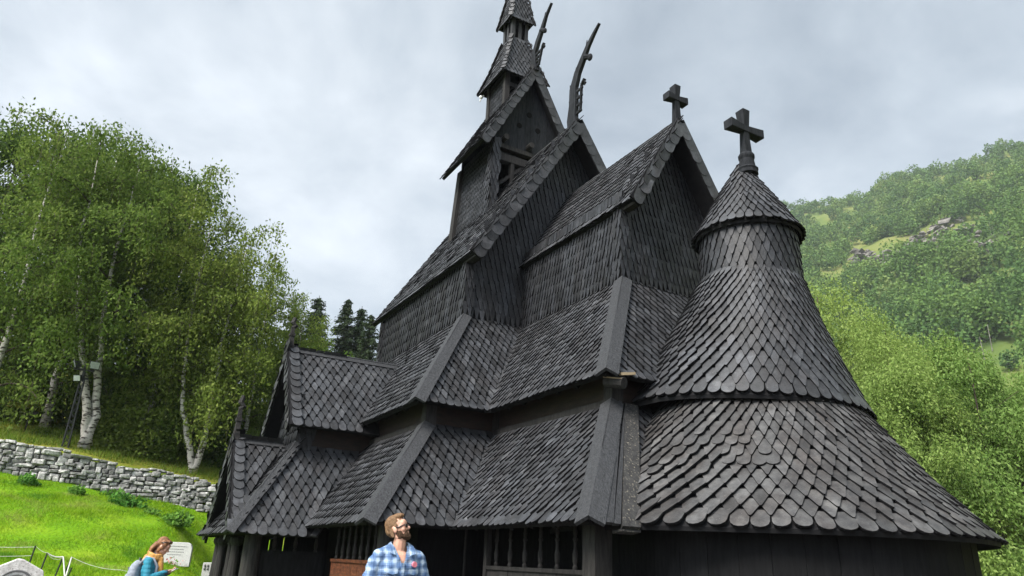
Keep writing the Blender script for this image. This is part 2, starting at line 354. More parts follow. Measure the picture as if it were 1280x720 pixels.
scene.cycles.max_bounces = 6; scene.cycles.diffuse_bounces = 2; scene.cycles.transmission_bounces = 4

# ------------------------------------------------------------------ terrain
def lerp(x, xs, ys): return np.interp(x, xs, ys)
AX = [-1700,-300,-100,-45,-25,-19,-16.3,-15.9,-12,-9,-6,-2,0,3,6,14,40,1700]
AZ = [300,62,17,9.6,6.7,5.3,4.45,3.42,2.4,1.35,1.0,.68,.13,.06,.03,0,-.3,-10]
def hgt(x, y):
    x = np.asarray(x, float); y = np.asarray(y, float)
    a = lerp(x, AX, AZ)
    k = np.clip((3-x)/18.8, 0, 1)
    a = a - .11*(np.clip(y, -22, 2)+9.6)*k
    f = np.clip((y+7.9)/2.6, 0, 1); f = f*f*(3-2*f)
    g = np.clip((x+15.9)/3.4, 0, 1)
    flat = .19 + lerp(y, [6,20,45,70,100,140,1700], [0,.5,2.4,5.0,8.0,14,60])
    z = a*(1-f*g) + flat*f*g
    nz = .04*np.sin(x*1.3+y*.7)+.03*np.sin(y*1.9-x*.6)+.05*np.sin(.5*x+.3*y)
    return z + nz*np.clip((np.hypot(x-14, y+10.2)-3)/8, 0, 1)
def hz(x, y): return float(hgt(x, y))
# ------------------------------------------------------------------ the stave church
X0,W0,Xw,Wc,Xc = -1.399,2.965,-7.542,1.326,2.82
d2e,d1t,d1e = 1.764,1.368,2.986
z1e,z1t,z2e,z2t = 2.192,4.24,4.664,7.286
g3,o3,z3e,z3r = .62,.177,8.842,13.814
g3c,o3c,z3ec,z3rc = .537,.118,8.996,11.452
church = thing('stave_church', 'black tarred wooden stave church with tiered shingle roofs, round apse and dragon heads', 'church', (-2, 0, .1))

def outline(w, L, e, tip):
    h = w/2*rng.uniform(.90,.985)
    if tip == 'round':
        t1 = .42*w; pts = [(-h, L), (-h, t1)]
        for k in range(1, 6):
            a = math.pi*k/6; pts.append((-h*math.cos(a), t1*(1-math.sin(a))))
        return pts + [(h, t1), (h, L)]
    if tip == 'wall':
        t1 = .95*e; return [(-h, L), (-h, t1), (-.52*h, .32*t1), (-.16*h, .03*t1), (.16*h, .03*t1), (.52*h, .32*t1), (h, t1), (h, L)]
    t1 = 1.12*e
    return [(-h, L), (-h, t1), (-.26*h, .15*t1), (-.10*h, .01*t1), (.10*h, .01*t1), (.26*h, .15*t1), (h, t1), (h, L)]

EDGE = 3
def put_shingle(mb, O, U, V, N, w, e, th, tip, under=False, L=None, m=0, lift=None, skew=0.):
    L = L or 1.75*e
    ol = outline(w*rng.uniform(.95, 1.02), L, e, tip)
    a = rng.gauss(0, .022) + skew; ca, sa = math.cos(a), math.sin(a)
    a3_ = rng.gauss(0, .05)
    lf = (th*.75 if lift is None else lift)*rng.uniform(.8, 1.35) if rng.random() > .015 else th*1.4
    dv_ = rng.gauss(0, .05*e)
    top = []; bot = []
    for u, v in ol:
        s = max(0, 1 - v/L)
        u2_, v2_ = u*ca - (v-L)*sa, u*sa + (v-L)*ca + L
        p = O + U*u2_ + V*(v2_ + dv_)
        rk = u2_*a3_
        top.append(p + N*(lf*s + th*(.45+.55*s) + rk)); bot.append(p + N*(lf*s - .004 + rk))
    k = len(ol); b0 = len(mb.v); mb.add(top+bot, [tuple(range(k))], m)
    es = [(i, k+i, k+i+1, i+1) for i in range(k-1)]
    if under: es.append(tuple(range(2*k-1, k-1, -1)))
    for f in es: mb.f.append([b0+i for i in f]); mb.m.append(EDGE)

def face_frame(e0, e1, t0, t1):
    e0, e1, t0, t1 = map(V3, (e0, e1, t0, t1))
    U = (e1-e0).normalized(); n = U.cross((t0+t1)/2-e0).normalized(); V = n.cross(U).normalized()
    return e0, U, V, n
def shingle_face(mb, e0, e1, t0, t1, w, e, th, tip='point', margin=.25, first='round', over=.05, m=0, skipper=None, toph=0., ml=None, mr=None):
    """roof face with eave e0->e1 and top edge t0->t1 (seen from outside, left to right)"""
    ml = margin if ml is None else ml; mr = margin if mr is None else mr
    O, U, V, N = face_frame(e0, e1, t0, t1)
    f = lambda p: ((V3(p)-O).dot(U), (V3(p)-O).dot(V))
    (_, _), (ue1, ve1), (ut0, vt0), (ut1, vt1) = f(e0), f(e1), f(t0), f(t1)
    H = (vt0+vt1)/2; row = 0; v = -over
    while v < H - .35*e + toph:
        k = min(max((v+.3*e)/H, 0), 1); ul = ut0*k; ur = ue1 + (ut1-ue1)*k
        n = int((max(ur, ue1, ut1) - min(ul, 0, ut0))/w) + 4
        base = min(0, ut0) - 2*w + (w/2 if row % 2 else 0)
        jit = rng.gauss(0, .02*w)
        for i in range(n + 4):
            u = base + i*w + jit
            if ul - w*ml < u < ur + w*mr:
                P = O + U*u + V*v
                if skipper and skipper(P): continue
                put_shingle(mb, P, U, V, N, w, e, th, first if row == 0 else tip, under=(row == 0), m=m)
        v += e; row += 1
def deck_face(mb, e0, e1, t0, t1, th=.07, m=1, drop=.004):
    O, U, V, N = face_frame(e0, e1, t0, t1)
    mb.slab([V3(p) - N*drop for p in (e0, e1, t1, t0)], th, m)
def hip_board(parent, a, b, nA, nB, w=.25, th=.05, out=.05, lift=.115, ext=.08, name='hip_board', mat='board'):
    """pair of boards over the hip a (eave) -> b (top); nA and nB are the face normals left and right"""
    mb = MB(); a = V3(a); b = V3(b); d = (b-a).normalized(); a = a - d*ext
    bis = (nA+nB).normalized(); a = a + bis*lift*1.35; b = b + bis*lift*1.35
    for n_, sgn in ((nA, 1), (nB, -1)):
        s = n_.cross(d).normalized()*sgn
        # s must point down its own face, away from the other normal
        if s.dot(nB if sgn == 1 else nA) > 0: s = -s
        cut = rng.uniform(.42, .62); mid = a.lerp(b, cut)
        for (p0, p1, dl, dw_) in ((a, mid, .0, rng.uniform(-.008,.012)), (mid + d*.006, b, -.010, rng.uniform(-.015,.005))):
            q = [p0+n_*dl, p0+s*(w+dw_)+n_*dl, p1+s*(w+dw_+rng.uniform(-.006,.006))+n_*dl, p1+n_*dl]
            nn = (q[1]-q[0]).cross(q[2]-q[0])
            if nn.dot(n_) < 0: q = q[::-1]
            mb.slab(q, th)
    return mb.build(name, M[mat], parent)

def ring(k_in, k_out, ze, zt, hn=W0, hc=Wc):
    """the eight faces of one skirt roof round nave and chancel: (e0,e1,t0,t1) seen from outside"""
    a, b = k_in, k_out
    F = {}
    F['south_nave'] = ((Xw-b,-hn-b,ze),(X0+b,-hn-b,ze),(Xw-a,-hn-a,zt),(X0+a,-hn-a,zt))
    F['east_nave_s'] = ((X0+b,-hn-b,ze),(X0+b,-hc-b,ze),(X0+a,-hn-a,zt),(X0+a,-hc-a,zt))
    F['south_chancel'] = ((X0+b,-hc-b,ze),(Xc+b,-hc-b,ze),(X0+a,-hc-a,zt),(Xc+a,-hc-a,zt))
    F['east_chancel'] = ((Xc+b,-hc-b,ze),(Xc+b,hc+b,ze),(Xc+a,-hc-a,zt),(Xc+a,hc+a,zt))
    F['north_chancel'] = ((Xc+b,hc+b,ze),(X0+b,hc+b,ze),(Xc+a,hc+a,zt),(X0+a,hc+a,zt))
    F['east_nave_n'] = ((X0+b,hc+b,ze),(X0+b,hn+b,ze),(X0+a,hc+a,zt),(X0+a,hn+a,zt))
    F['north_nave'] = ((X0+b,hn+b,ze),(Xw-b,hn+b,ze),(X0+a,hn+a,zt),(Xw-a,hn+a,zt))
    F['west_nave'] = ((Xw-b,hn+b,ze),(Xw-b,-hn-b,ze),(Xw-a,hn+a,zt),(Xw-a,-hn-a,zt))
    return F
Xa, r1e, r1t, a1e, a1t = 5.041, 3.267, 1.644, 2.222, 3.601
def roof_ring(name, F, w, e, th):
    mb = MB()
    for k, q in F.items():
        deck_face(mb, *q)
        if k in ('south_nave', 'east_nave_s', 'south_chancel', 'east_chancel', 'east_nave_n'):
            sk = None
            if k == 'south_nave': sk = lambda P: P.x < -10.2
            if k in ('east_chancel', 'east_nave_n'): sk = lambda P: P.y > .6
            hips = {'south_nave': (-.6,-.6), 'east_nave_s': (-.6,.3), 'south_chancel': (.3,-.6), 'east_chancel': (-.6,-.6), 'east_nave_n': (.3,-.3)}[k]
            shingle_face(mb, *q, w, e, th, skipper=sk, ml=hips[0], mr=hips[1])
    ob = mb.build(name, [M['shingle'], M['deck'], M['post'], M['edge']], church)
    nrm = {k: face_frame(*q)[3] for k, q in F.items()}
    q = F['east_nave_s']; hip_board(ob, q[0], q[2], nrm['south_nave'], nrm['east_nave_s'])
    q = F['east_chancel']; hip_board(ob, q[0], q[2], nrm['south_chancel'], nrm['east_chancel'])
    q = F['south_chancel']; mbv = MB()
    a = V3(q[0]); b = V3(q[2]); d = (b-a).normalized(); n_ = (nrm['east_nave_s']+nrm['south_chancel']).normalized()
    s = d.cross(n_).normalized()
    mbv.slab([a-d*.06-s*.07+n_*.05, a-d*.06+s*.07+n_*.05, b+s*.07+n_*.05, b-s*.07+n_*.05], .05)
    mbv.build('valley_board', M['board'], ob)
    return ob, nrm
F1 = ring(d1t, d1e, z1e, z1t); F2 = ring(0, d2e, z2e, z2t)
gallery, N1 = roof_ring('gallery_roof', F1, .195, .20, .036)
aisle, N2 = roof_ring('aisle_roof', F2, .18, .185, .034)
# lead-like gutter planks beside the lower south-east hip of the chancel
mb = MB()
a = V3(F1['east_chancel'][0]); b = V3(F1['east_chancel'][2]); nE = N1['east_chancel']; d = (b-a).normalized()
up_e = nE.cross(V3((0,1,0))).normalized(); up_e = up_e if up_e.z > 0 else -up_e
for i, (o0, o1, h) in enumerate(((.10, .27, .115), (.28, .40, .10))):
    mb.slab([a+V3((0,o0,0))-up_e*.10+nE*h, a+V3((0,o1,0))-up_e*.10+nE*h, b+V3((0,o1*.55,0))+nE*h, b+V3((0,o0*.8,0))+nE*h], .05)
mb.build('flashing_board', M['board'], gallery)
mb = MB()
mb.slab([a+V3((0,.41,0))-up_e*.14+nE*.11, a+V3((0,.72,0))-up_e*.14+nE*.11, b+V3((0,.52,0))+nE*.09, b+V3((0,.22,0))+nE*.09], .07)
mb.slab([a+V3((0,.39,0))-up_e*.15+nE*.06, a+V3((0,.74,0))-up_e*.15+nE*.06, a+V3((0,.74,0))-up_e*.06-nE*.1, a+V3((0,.39,0))-up_e*.06-nE*.1], .03)
mb.build('valley_board', M['speckled'], gallery)
# half-round gutter log under the upper south-east corner
mb = MB(); c = V3(F2['east_chancel'][0])
mb.tube([c+V3((-.22,.14,-.09)), c+V3((.12,.26,-.16))], [.10,.10], 12)
mb.build('gutter_log', M['post'], aisle)
mb = MB(); mb.beam(c+V3((.06,.22,.00)), c+V3((.08,.52,.05)), .05, .045); mb.beam(c+V3((-.2,.1,-.03)), c+V3((.12,.24,-.10)), .13, .02)
mb.build('gutter_batten', M['yellowwood'], aisle)

# walls -------------------------------------------------------------
def cross_wall(mb, d, z0, z1, th=.06, m=0, chancel_only=False):
    pts = [(Xw-d,-W0-d),(X0+d,-W0-d),(X0+d,-Wc-d),(Xc+d,-Wc-d),(Xc+d,Wc+d),(X0+d,Wc+d),(X0+d,W0+d),(Xw-d,W0+d)]
    k = len(pts)
    vs = [(x,y,z0) for x,y in pts]+[(x,y,z1) for x,y in pts]
    mb.add(vs, [(i,(i+1)%k,k+(i+1)%k,k+i) for i in range(k)], m)
mb = MB(); cross_wall(mb, d1t-.02, -.1, z1t-.12); mb.build('inner_wall', M['plank'], church)
mb = MB(); cross_wall(mb, d1t-.05, z1t-.12, z2e+.48); 
mb.build('aisle_wall', M['brown'], church)
# vertical posts and ledge on that band
mb = MB()
for (x, y) in ((X0+d1t,-W0-d1t),(Xc+d1t,-Wc-d1t),(X0+d1t,-Wc-d1t),(Xw-d1t,-W0-d1t)):
    mb.box((x-.16,y-.06,z1t-.25),(x+.08,y+.18,z2e+.55))
for q in ((X0+d1t+.03,Xc+d1t,-Wc-d1t,0),(Xw-d1t,X0+d1t,-W0-d1t,0)):
    mb.box((q[0], q[2]-.05, z1t-.02), (q[1], q[2]+.04, z1t+.10))
mb.build('aisle_wall_post', M['post'], church)
# soffit rafters under the upper and lower eaves
mb = MB()
for (F, ks, n) in ((F1, ('south_nave','east_nave_s','south_chancel'), .62), (F2, ('south_nave','east_nave_s','south_chancel'), .62)):
    for k in ks:
        e0, e1, t0, t1 = map(V3, F[k]); O, U, V, N = face_frame(*F[k]); Ln = (e1-e0).length
        for i in range(1, int(Ln/n)):
            p = e0 + U*(i*n)
            if p.x < -9.5: continue
            mb.beam(p - N*.12 + V*.05, p - N*.12 + V*.95, .09, .09, N)
mb.build('rafter', M['deck'], church).__setitem__('kind', 'stuff')

# upper nave and chancel walls, shingle clad
def wall_shingles(mb, e0, e1, t0, t1, w=.145, e=.27, th=.032, sk=None, m=0):
    shingle_face(mb, e0, e1, t0, t1, w, e, th, tip='wall', first='wall', margin=.1, over=0, m=m, skipper=sk)
mb = MB()
zt_n = z3e+.25
hw = W0+o3; slope3 = (z3r-z3e)/hw
ztop = lambda y: z3r - abs(y)*slope3 - .12
mb.slab([(Xw,-W0,z2t-.3),(X0,-W0,z2t-.3),(X0,-W0,zt_n),(Xw,-W0,zt_n)], .05, 1)
mb.slab([(X0,W0,z2t-.3),(Xw,W0,z2t-.3),(Xw,W0,zt_n),(X0,W0,zt_n)], .05, 1)
mb.slab([(X0,-W0,z2t-.3),(X0,W0,z2t-.3),(X0,W0,ztop(W0)),(X0,0,ztop(0)),(X0,-W0,ztop(W0))], .05, 1)
mb.slab([(Xw,W0,z2t-.3),(Xw,-W0,z2t-.3),(Xw,-W0,ztop(W0)),(Xw,0,ztop(0)),(Xw,W0,ztop(W0))], .05, 1)
wall_shingles(mb, (Xw,-W0,z2t-.02),(X0,-W0,z2t-.02),(Xw,-W0,zt_n),(X0,-W0,zt_n), .16, .29)
wall_shingles(mb, (X0,-W0,z2t-.02),(X0,W0,z2t-.02),(X0,-W0,z3r),(X0,W0,z3r), .15, .29, sk=lambda P: P.y > .9 or P.z > ztop(P.y)-.1 or (P.y > -Wc+.1 and P.z < z3ec-.6))
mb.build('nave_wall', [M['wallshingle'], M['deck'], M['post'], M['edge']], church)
mb = MB()
hc = Wc+o3c; slopec = (z3rc-z3ec)/hc
ztc = lambda y: z3rc - abs(y)*slopec - .10
mb.slab([(X0,-Wc,z2t-.3),(Xc,-Wc,z2t-.3),(Xc,-Wc,z3ec+.12),(X0,-Wc,z3ec+.12)], .05, 1)
mb.slab([(Xc,Wc,z2t-.3),(X0,Wc,z2t-.3),(X0,Wc,z3ec+.12),(Xc,Wc,z3ec+.12)], .05, 1)
mb.slab([(Xc,-Wc,z2t-.3),(Xc,Wc,z2t-.3),(Xc,Wc,ztc(Wc)),(Xc,0,ztc(0)),(Xc,-Wc,ztc(Wc))], .05, 1)
wall_shingles(mb, (X0,-Wc,z2t-.02),(Xc,-Wc,z2t-.02),(X0,-Wc,z3ec+.15),(Xc,-Wc,z3ec+.15), .125, .25)
wall_shingles(mb, (Xc,-Wc,z2t-.02),(Xc,Wc,z2t-.02),(Xc,-Wc,z3rc),(Xc,Wc,z3rc), .125, .25, sk=lambda P: P.z > ztc(P.y)-.1)
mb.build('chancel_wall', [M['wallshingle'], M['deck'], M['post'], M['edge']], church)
# shingled corner posts of the two upper storeys
def corner_post(x, y, z0, z1, s=.17):
    mb = MB(); h = s
    mb.box((x-h+.05,y-.05,z0),(x+.05,y+h-.05,z1), 1)
    wall_shingles(mb, (x-h+.05,y-.052,z0),(x+.05,y-.052,z0),(x-h+.05,y-.052,z1),(x+.05,y-.052,z1), .12, .25)
    wall_shingles(mb, (x+.052,y-.05,z0),(x+.052,y+h-.05,z0),(x+.052,y-.05,z1),(x+.052,y+h-.05,z1), .12, .25)
    mb.build('corner_post', [M['wallshingle'], M['deck'], M['post'], M['edge']], church)
corner_post(X0, -W0, z2t, z3e+.05, .22); corner_post(Xc, -Wc, z2t, z3ec-.02, .22); corner_post(Xw+.1, -W0, z2t, z3e+.05, .22)

# gable roofs --------------------------------------------------------
def gable_roof(name, x0, x1, half, ze, zr, w, e, th, parent, barge=True, thick=.10, bw=.30, south_only=True, west_barge=False, xs_skip=None):
    mb = MB()
    S = ((x0,-half,ze),(x1,-half,ze),(x0,0,zr),(x1,0,zr)); Nn = ((x1,half,ze),(x0,half,ze),(x1,0,zr),(x0,0,zr))
    deck_face(mb, *S, th=thick); deck_face(mb, *Nn, th=thick)
    shingle_face(mb, *S, w, e, th, skipper=xs_skip)
    ob = mb.build(name, [M['shingle'], M['deck'], M['post'], M['edge']], parent)
    # ridge board
    mbr = MB(); nS = face_frame(*S)[3]; nN = face_frame(*Nn)[3]
    for n_, s in ((nS, 1), (nN, -1)):
        dn = V3((0,-s,0)); dn = (dn - n_*dn.dot(n_)).normalized()
        a = V3((x0-.02,0,zr+.085)); b = V3((x1-.06,0,zr+.085)); q = [a, a+dn*.17, b+dn*.17, b]
        if (q[1]-q[0]).cross(q[2]-q[0]).dot(n_) < 0: q = q[::-1]
        mbr.slab(q, .04)
    mbr.build('ridge_board', M['board'], ob)
    if barge:
        for s in (-1, 1):
            mbb = MB(); lo = V3((x1+.03, s*half, ze)); hi = V3((x1+.03, 0, zr)); d = (hi-lo).normalized(); nx = V3((1,0,0))
            lo = lo - d*.06; Ln = (hi-lo).length
            inn = nx.cross(d)*(1 if s < 0 else -1)   # towards the gable's inside
            if inn.z > 0: inn = -inn
            o_ = lo - inn*.10
            mbb.slab([o_+nx*.02, o_+inn*bw+nx*.02, o_+inn*bw+d*Ln+nx*.02, o_+d*Ln+nx*.02] if s < 0 else [o_+nx*.02, o_+d*Ln+nx*.02, o_+inn*bw+d*Ln+nx*.02, o_+inn*bw+nx*.02], .05, 1)
            U = inn if s > 0 else -inn
            k = 0; v = 0; e2 = .30
            Vd = d; Nx = nx
            Uc = Vd.cross(Nx)
            while v < Ln-.38:
                P = lo - inn*.10 + inn*(bw/2) + d*(v-.02) + nx*.025
                put_shingle(mbb, P, Uc, Vd, Nx, bw*.98, e2, .014, 'round', under=True, L=e2*1.5, lift=.010, skew=(.10 if s < 0 else -.10))
                v += e2
            # shingles on the roof's outer edge strip
            mbb.build('barge_board', [M['shingle'], M['deck'], M['post'], M['edge']], ob)
    return ob
nave_roof = gable_roof('nave_roof', Xw-g3, X0+g3, hw, z3e, z3r, .20, .22, .030, church, bw=.36)
chancel_roof = gable_roof('chancel_roof', X0+.0, Xc+g3c, hc, z3ec, z3rc, .18, .20, .034, church, bw=.30)
# eave purlin ends
for lo, hi in (((X0-.1,-W0-.10,z3e-.10),(X0+g3+.02,-W0+.12,z3e+.14)), ((Xc-.1,-Wc-.06,z3ec-.10),(Xc+g3c+.02,-Wc+.12,z3ec+.12))):
    mb = MB(); mb.box(lo, hi); mb.build('purlin', M['post'], church)

# apse ---------------------------------------------------------------
def swell(a, amt):
    t = min(1, max(0, (R(-50)-a)/R(34))); return amt*t*t*(3-2*t)
def cone_rows(mb, cx, prof, rows, tip='point', first='round', th=.03, skip=None, split=None, a0=-math.pi*.95, a1=math.pi*.75, over=.05, tilt=(0,0), bulge=0., patch=False):
    """prof: list of (s along slope from eave, x centre, radius, z); rows: list of (s, exposure, count)"""
    ss = [p[0] for p in prof]
    at = lambda s: [float(np.interp(s, ss, [p[k] for p in prof])) for k in (1,2,3)]
    for j, (s, e, n, tp) in enumerate(rows):
        xc, r, z = at(max(s-over, ss[0])); xc2, r2_, z2_ = at(s+e*.8)
        for i in range(n):
            a = 2*math.pi*(i + (.5 if j % 2 else 0))/n - math.pi
            if not (a0 < a < a1): continue
            ca, sa = math.cos(a), math.sin(a); f1 = 1-.5*s/ss[-1]; bu_ = swell(a, bulge)
            tz = (tilt[0]*ca+tilt[1]*sa)*r
            p = V3((xc+(r+bu_*f1)*ca, (r+bu_*f1)*sa, z+tz)); q = V3((xc2+(r2_+bu_*(f1-.04))*ca, (r2_+bu_*(f1-.04))*sa, z2_+tz*.6))
            V = (q-p).normalized(); T = V3((-sa, ca, 0)); N = T.cross(V).normalized(); U = V.cross(N)
            if skip and skip(p): continue
            if s < over: p = p - V*over
            put_shingle(mb, p, U, V, N, 2*math.pi*(r+bu_*f1)/n*1.0, e, th, ('round' if (patch and .8 < s < 1.95 and -1.45 < a < -.80 and rng.random() < .45) else tp) if j else first, under=(j == 0))
def cone_deck(mb, prof, th=.06, n=72, m=1, tilt=(0,0), drop=.012, bulge=0.):
    vs = []; k = len(prof)
    for off in (drop, drop+th):
        for i, (s, x, r, z) in enumerate(prof):
            f = 1-i/(k-1)
            for j in range(n):
                a = 2*math.pi*j/n; a = a-2*math.pi if a > math.pi*.75 else a; ca, sa = math.cos(a), math.sin(a); rb = swell(a, bulge)*(1-.5*s/prof[-1][0])
                vs.append((x+(r+rb-off*.3)*ca, (r+rb-off*.3)*sa, z-off+(tilt[0]*ca+tilt[1]*sa)*r*f))
    fs = []
    for i in range(k-1):
        for j in range(n):
            q = (i*n+j, i*n+(j+1)%n, (i+1)*n+(j+1)%n, (i+1)*n+j); fs.append(q); fs.append(tuple(k*n+t for t in q[::-1]))
    for j in range(n): fs.append((j, k*n+j, k*n+(j+1)%n, (j+1)%n))
    mb.add(vs, fs, m)
sk1 = lambda p: p.x < Xc+d1t-.2
mb = MB()
L1 = math.hypot(r1e-r1t, a1t-a1e)
r1x = r1t-.25; a1x = a1t+.25*(a1t-a1e)/(r1e-r1t); L1x = L1*(r1e-r1x)/(r1e-r1t)
prof = [(0,Xa,r1e,2.19),(1.084,Xa,2.546,3.0),(2.424,Xa,1.753,4.08),(2.77,Xa,1.55,4.36)]; L1x = 2.77
rows = []; s = 0; j = 0
while s < L1x-.05:
    n = 78; tp = 'point'
    rows.append((s, .205, n, tp)); s += .198; j += 1
cone_rows(mb, Xa, prof, rows, skip=sk1, th=.036, bulge=.50, patch=True); cone_deck(mb, prof, bulge=.50)
apse1 = mb.build('apse_gallery_roof', [M['worn'], M['deck'], M['post'], M['edge']], church)
# plank wall below it
mb = MB(); rw = 2.94; nP = 44
for i in range(nP):
    a = 2*math.pi*(i+.5)/nP - math.pi
    if math.cos(a) < -.55: continue
    ca, sa = math.cos(a), math.sin(a); T = V3((-sa, ca, 0)); Nr = V3((ca, sa, 0))
    wdt = 2*math.pi*rw/nP/2*.985; c = V3((Xa+rw*ca, rw*sa, 0)) + Nr*rng.uniform(-.012,.012); tw = rng.uniform(-.03,.03)
    A = c - T*wdt + Nr*tw*wdt; B = c + T*wdt - Nr*tw*wdt
    mb.slab([A+V3((0,0,-.2)), B+V3((0,0,-.2)), B+V3((0,0,2.40)), A+V3((0,0,2.40))], .05)
mb.build('apse_wall', M['plank'], church)
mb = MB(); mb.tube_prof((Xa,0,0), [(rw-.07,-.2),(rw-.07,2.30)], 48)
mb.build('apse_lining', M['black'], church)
# band wall between the two apse roofs
mb = MB(); mb.tube_prof((Xa-.15,0,0), [(1.5,3.9),(1.5,4.75)], 48); mb.build('apse_upper_wall', M['plank'], church)
Xe, Xd, r2e, r2t, a2e, a2t, r3e, a3e, a3p = 4.665, 5.061, 2.098, .926, 4.258, 6.709, 1.005, 7.735, 9.426
TILT = (-.022, -.033)
mb = MB(); L2 = 2.9
def conc(k): return r2e + (r2t-r2e)*(k + .10*math.sin(math.pi*k)*.6)
prof = [(L2*k, Xe+(Xd-Xe)*k, conc(k), a2e+(a2t-a2e)*k) for k in (0,.15,.3,.5,.7,.85,1)]
rows = []; s = 0
while s < L2-.04:
    e = .215-.075*s/L2; rows.append((s, e, 60, 'point')); s += e*.98
cone_rows(mb, Xe, prof, rows, th=.036, tilt=TILT, a0=-math.pi, a1=math.pi*.8, bulge=.14, over=.02); cone_deck(mb, prof, tilt=TILT, bulge=.14)
apse2 = mb.build('apse_roof', [M['shingle'], M['deck'], M['post'], M['edge']], church)
mb = MB(); mb.tube_prof((Xd,0,0), [(r2t-.04,a2t-.2),(r2t-.04,a3e+.15)], 40, 1)
prof = [(0,Xd,r2t-.03,a2t),(1.15,Xd,r2t-.045,a2t+1.15)]
rows = [(s*.185, .20, 38, 'wall') for s in range(6)]
cone_rows(mb, Xd, prof, rows, first='wall', th=.034, over=0.)
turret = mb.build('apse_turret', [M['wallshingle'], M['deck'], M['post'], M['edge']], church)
mb = MB(); mb.tube_prof((Xd,0,a2t-.02), [(r2t+.01,0),(r2t+.035,.03),(r2t+.01,.06)], 40); mb.build('moulding', M['board'], turret)
mb = MB(); H3 = a3p-a3e; L3 = math.hypot(r3e, H3)
prof = [(L3*k, Xd, max(.11, r3e*(1-k)**.92 if k < 1 else .11), a3e+H3*k) for k in (0,.2,.4,.6,.8,.93,1)]
rows = []; s = 0; cnt = 34
while s < L3-.28:
    r = float(np.interp(s, [p[0] for p in prof], [p[2] for p in prof]))
    n = 40 if r > .62 else (30 if r > .38 else (18 if r > .25 else 11))
    rows.append((s, .20, n, 'point')); s += .165
cone_rows(mb, Xd, prof, rows, th=.038, a0=-9, a1=9); cone_deck(mb, prof, n=48)
turret_roof = mb.build('turret_roof', [M['shingle'], M['deck'], M['post'], M['edge']], turret)
def cross(name, c, h, arm, wd, th, parent, neck=True):
    """a cross facing east with slightly flared arms on a carved neck"""
    mb = MB(); x, y, z = c
    if neck:
        mb.tube_prof((x,y,z-.30), [(.21,0),(.20,.08),(.22,.12),(.17,.16),(.145,.34),(.165,.40),(.165,.44),(.13,.50)], 14)
        z0 = z+.15
    else: z0 = z-.15
    zc = z+h*.63; b = .72
    mb.beam((x,y,z0-.05),(x,y,zc), wd*1.12, th, (1,0,0), taper=.70)
    mb.beam((x,y,zc-.001),(x,y,z+h), wd*.76, th*.93, (1,0,0), taper=1.42)
    for s in (-1, 1): mb.beam((x,y,zc),(x,y+s*arm,zc), wd*.76, th*.97, (1,0,0), taper=1.45)
    bev = mb.build(name, M['gable'], parent)
    md = bev.modifiers.new('bevel', 'BEVEL'); md.width = .012; md.segments = 2
    return bev
cross('cross', (Xd+.15,0,9.42), 1.22, .46, .185, .165, turret_roof)
cross('cross', (Xc+g3c-.1,0,11.5), .98, .30, .17, .16, chancel_roof, neck=False)

# dragon heads: carved outlines on the ridge ends --------------------
def dragon(pts, wds, blob, bracket, parent):
    mb = MB(); P = [V3((x,0,z)) for x, z in pts]
    L = []; Rr = []
    for i, p in enumerate(P):
        d = (P[min(i+1,len(P)-1)]-P[max(i-1,0)]).normalized(); n_ = V3((d.z,0,-d.x)); L.append(p-n_*wds[i]/2); Rr.append(p+n_*wds[i]/2)
    for i in range(len(P)-1):
        t = .075*(1-.55*i/len(P)); t2 = .075*(1-.55*(i+1)/len(P))
        vs = []
        for p, tt in ((L[i],t),(Rr[i],t),(Rr[i+1],t2),(L[i+1],t2)): vs.append(p+V3((0,-tt,0)))
        for p, tt in ((L[i],t),(Rr[i],t),(Rr[i+1],t2),(L[i+1],t2)): vs.append(p+V3((0,tt,0)))
        fs = [(0,1,2,3),(7,6,5,4),(0,3,7,4),(1,5,6,2)]
        if i == 0: fs.append((0,4,5,1))
        if i == len(P)-2: fs.append((2,6,7,3))
        mb.add(vs, fs)
    x, z, r = blob[:3]; mb.tube([(x-.24,0,z+.16),(x-.12,0,z+.10),(x-.02,0,z+.02)], [.09,.085,.07], 8); mb.ell((x,0,z), (r,.07,r*1.2), nu=10, nv=7)   # curled jaw
    x, z = blob[3]; mb.tube([(x-.07,0,z-.42),(x-.02,0,z-.18),(x,0,z)], [.05,.035,.012], 6)   # ear crest
    (xa, za), (xb, zb), (xc_, zc) = bracket                               # pierced side wing
    mb.beam((xa,0,za),(xb,0,zb), .07, .06); mb.beam((xb,0,zb),(xc_,0,zc), .09, .06)
    mb.tube([(xc_-.09,0,zc-.03),(xc_,0,zc-.10),(xc_+.05,0,zc-.16),(xc_-.03,0,zc-.2)], .03, 6)
    for k in range(4):
        t = k/3.5; mb.box((xa+(xb-xa)*t-.34, -.03, za+(zb-za)*t), (xa+(xb-xa)*t+.06, .03, za+(zb-za)*t+.06))
    for k in range(2, len(P)-1):                                         # carved tongues along the mane
        p = L[k]; q = (P[k+1]-P[k-1]).normalized(); o_ = V3((-q.z,0,q.x)); s = wds[k]*.55
        mb.beam(p-o_*.02, p+o_*s*.55+q*s*1.2, .05, s*.5, (0,1,0), taper=.25)
    return mb.build('dragon_head', M['gable'], parent)
dragon([(-1.05,13.7),(-1.12,14.05),(-1.06,14.55),(-1.06,15.1),(-.86,15.55),(-.58,15.88),(-.34,16.17),(-.04,16.42),(.24,16.62)], [.44,.40,.34,.32,.27,.23,.17,.11,.05], (-.24,15.72,.10,(-.39,16.45)), ((-.72,14.1),(-.66,15.0),(-.50,15.12)), nave_roof)

# bell tower on the ridge ---------------------------------------------
tower = MB(); xt = -4.94
bh0, bh1, tz0, tz1 = 1.34, 1.22, 11.3, 14.25
def batter(z): return bh0 + (bh1-bh0)*(z-tz0)/(tz1-tz0)
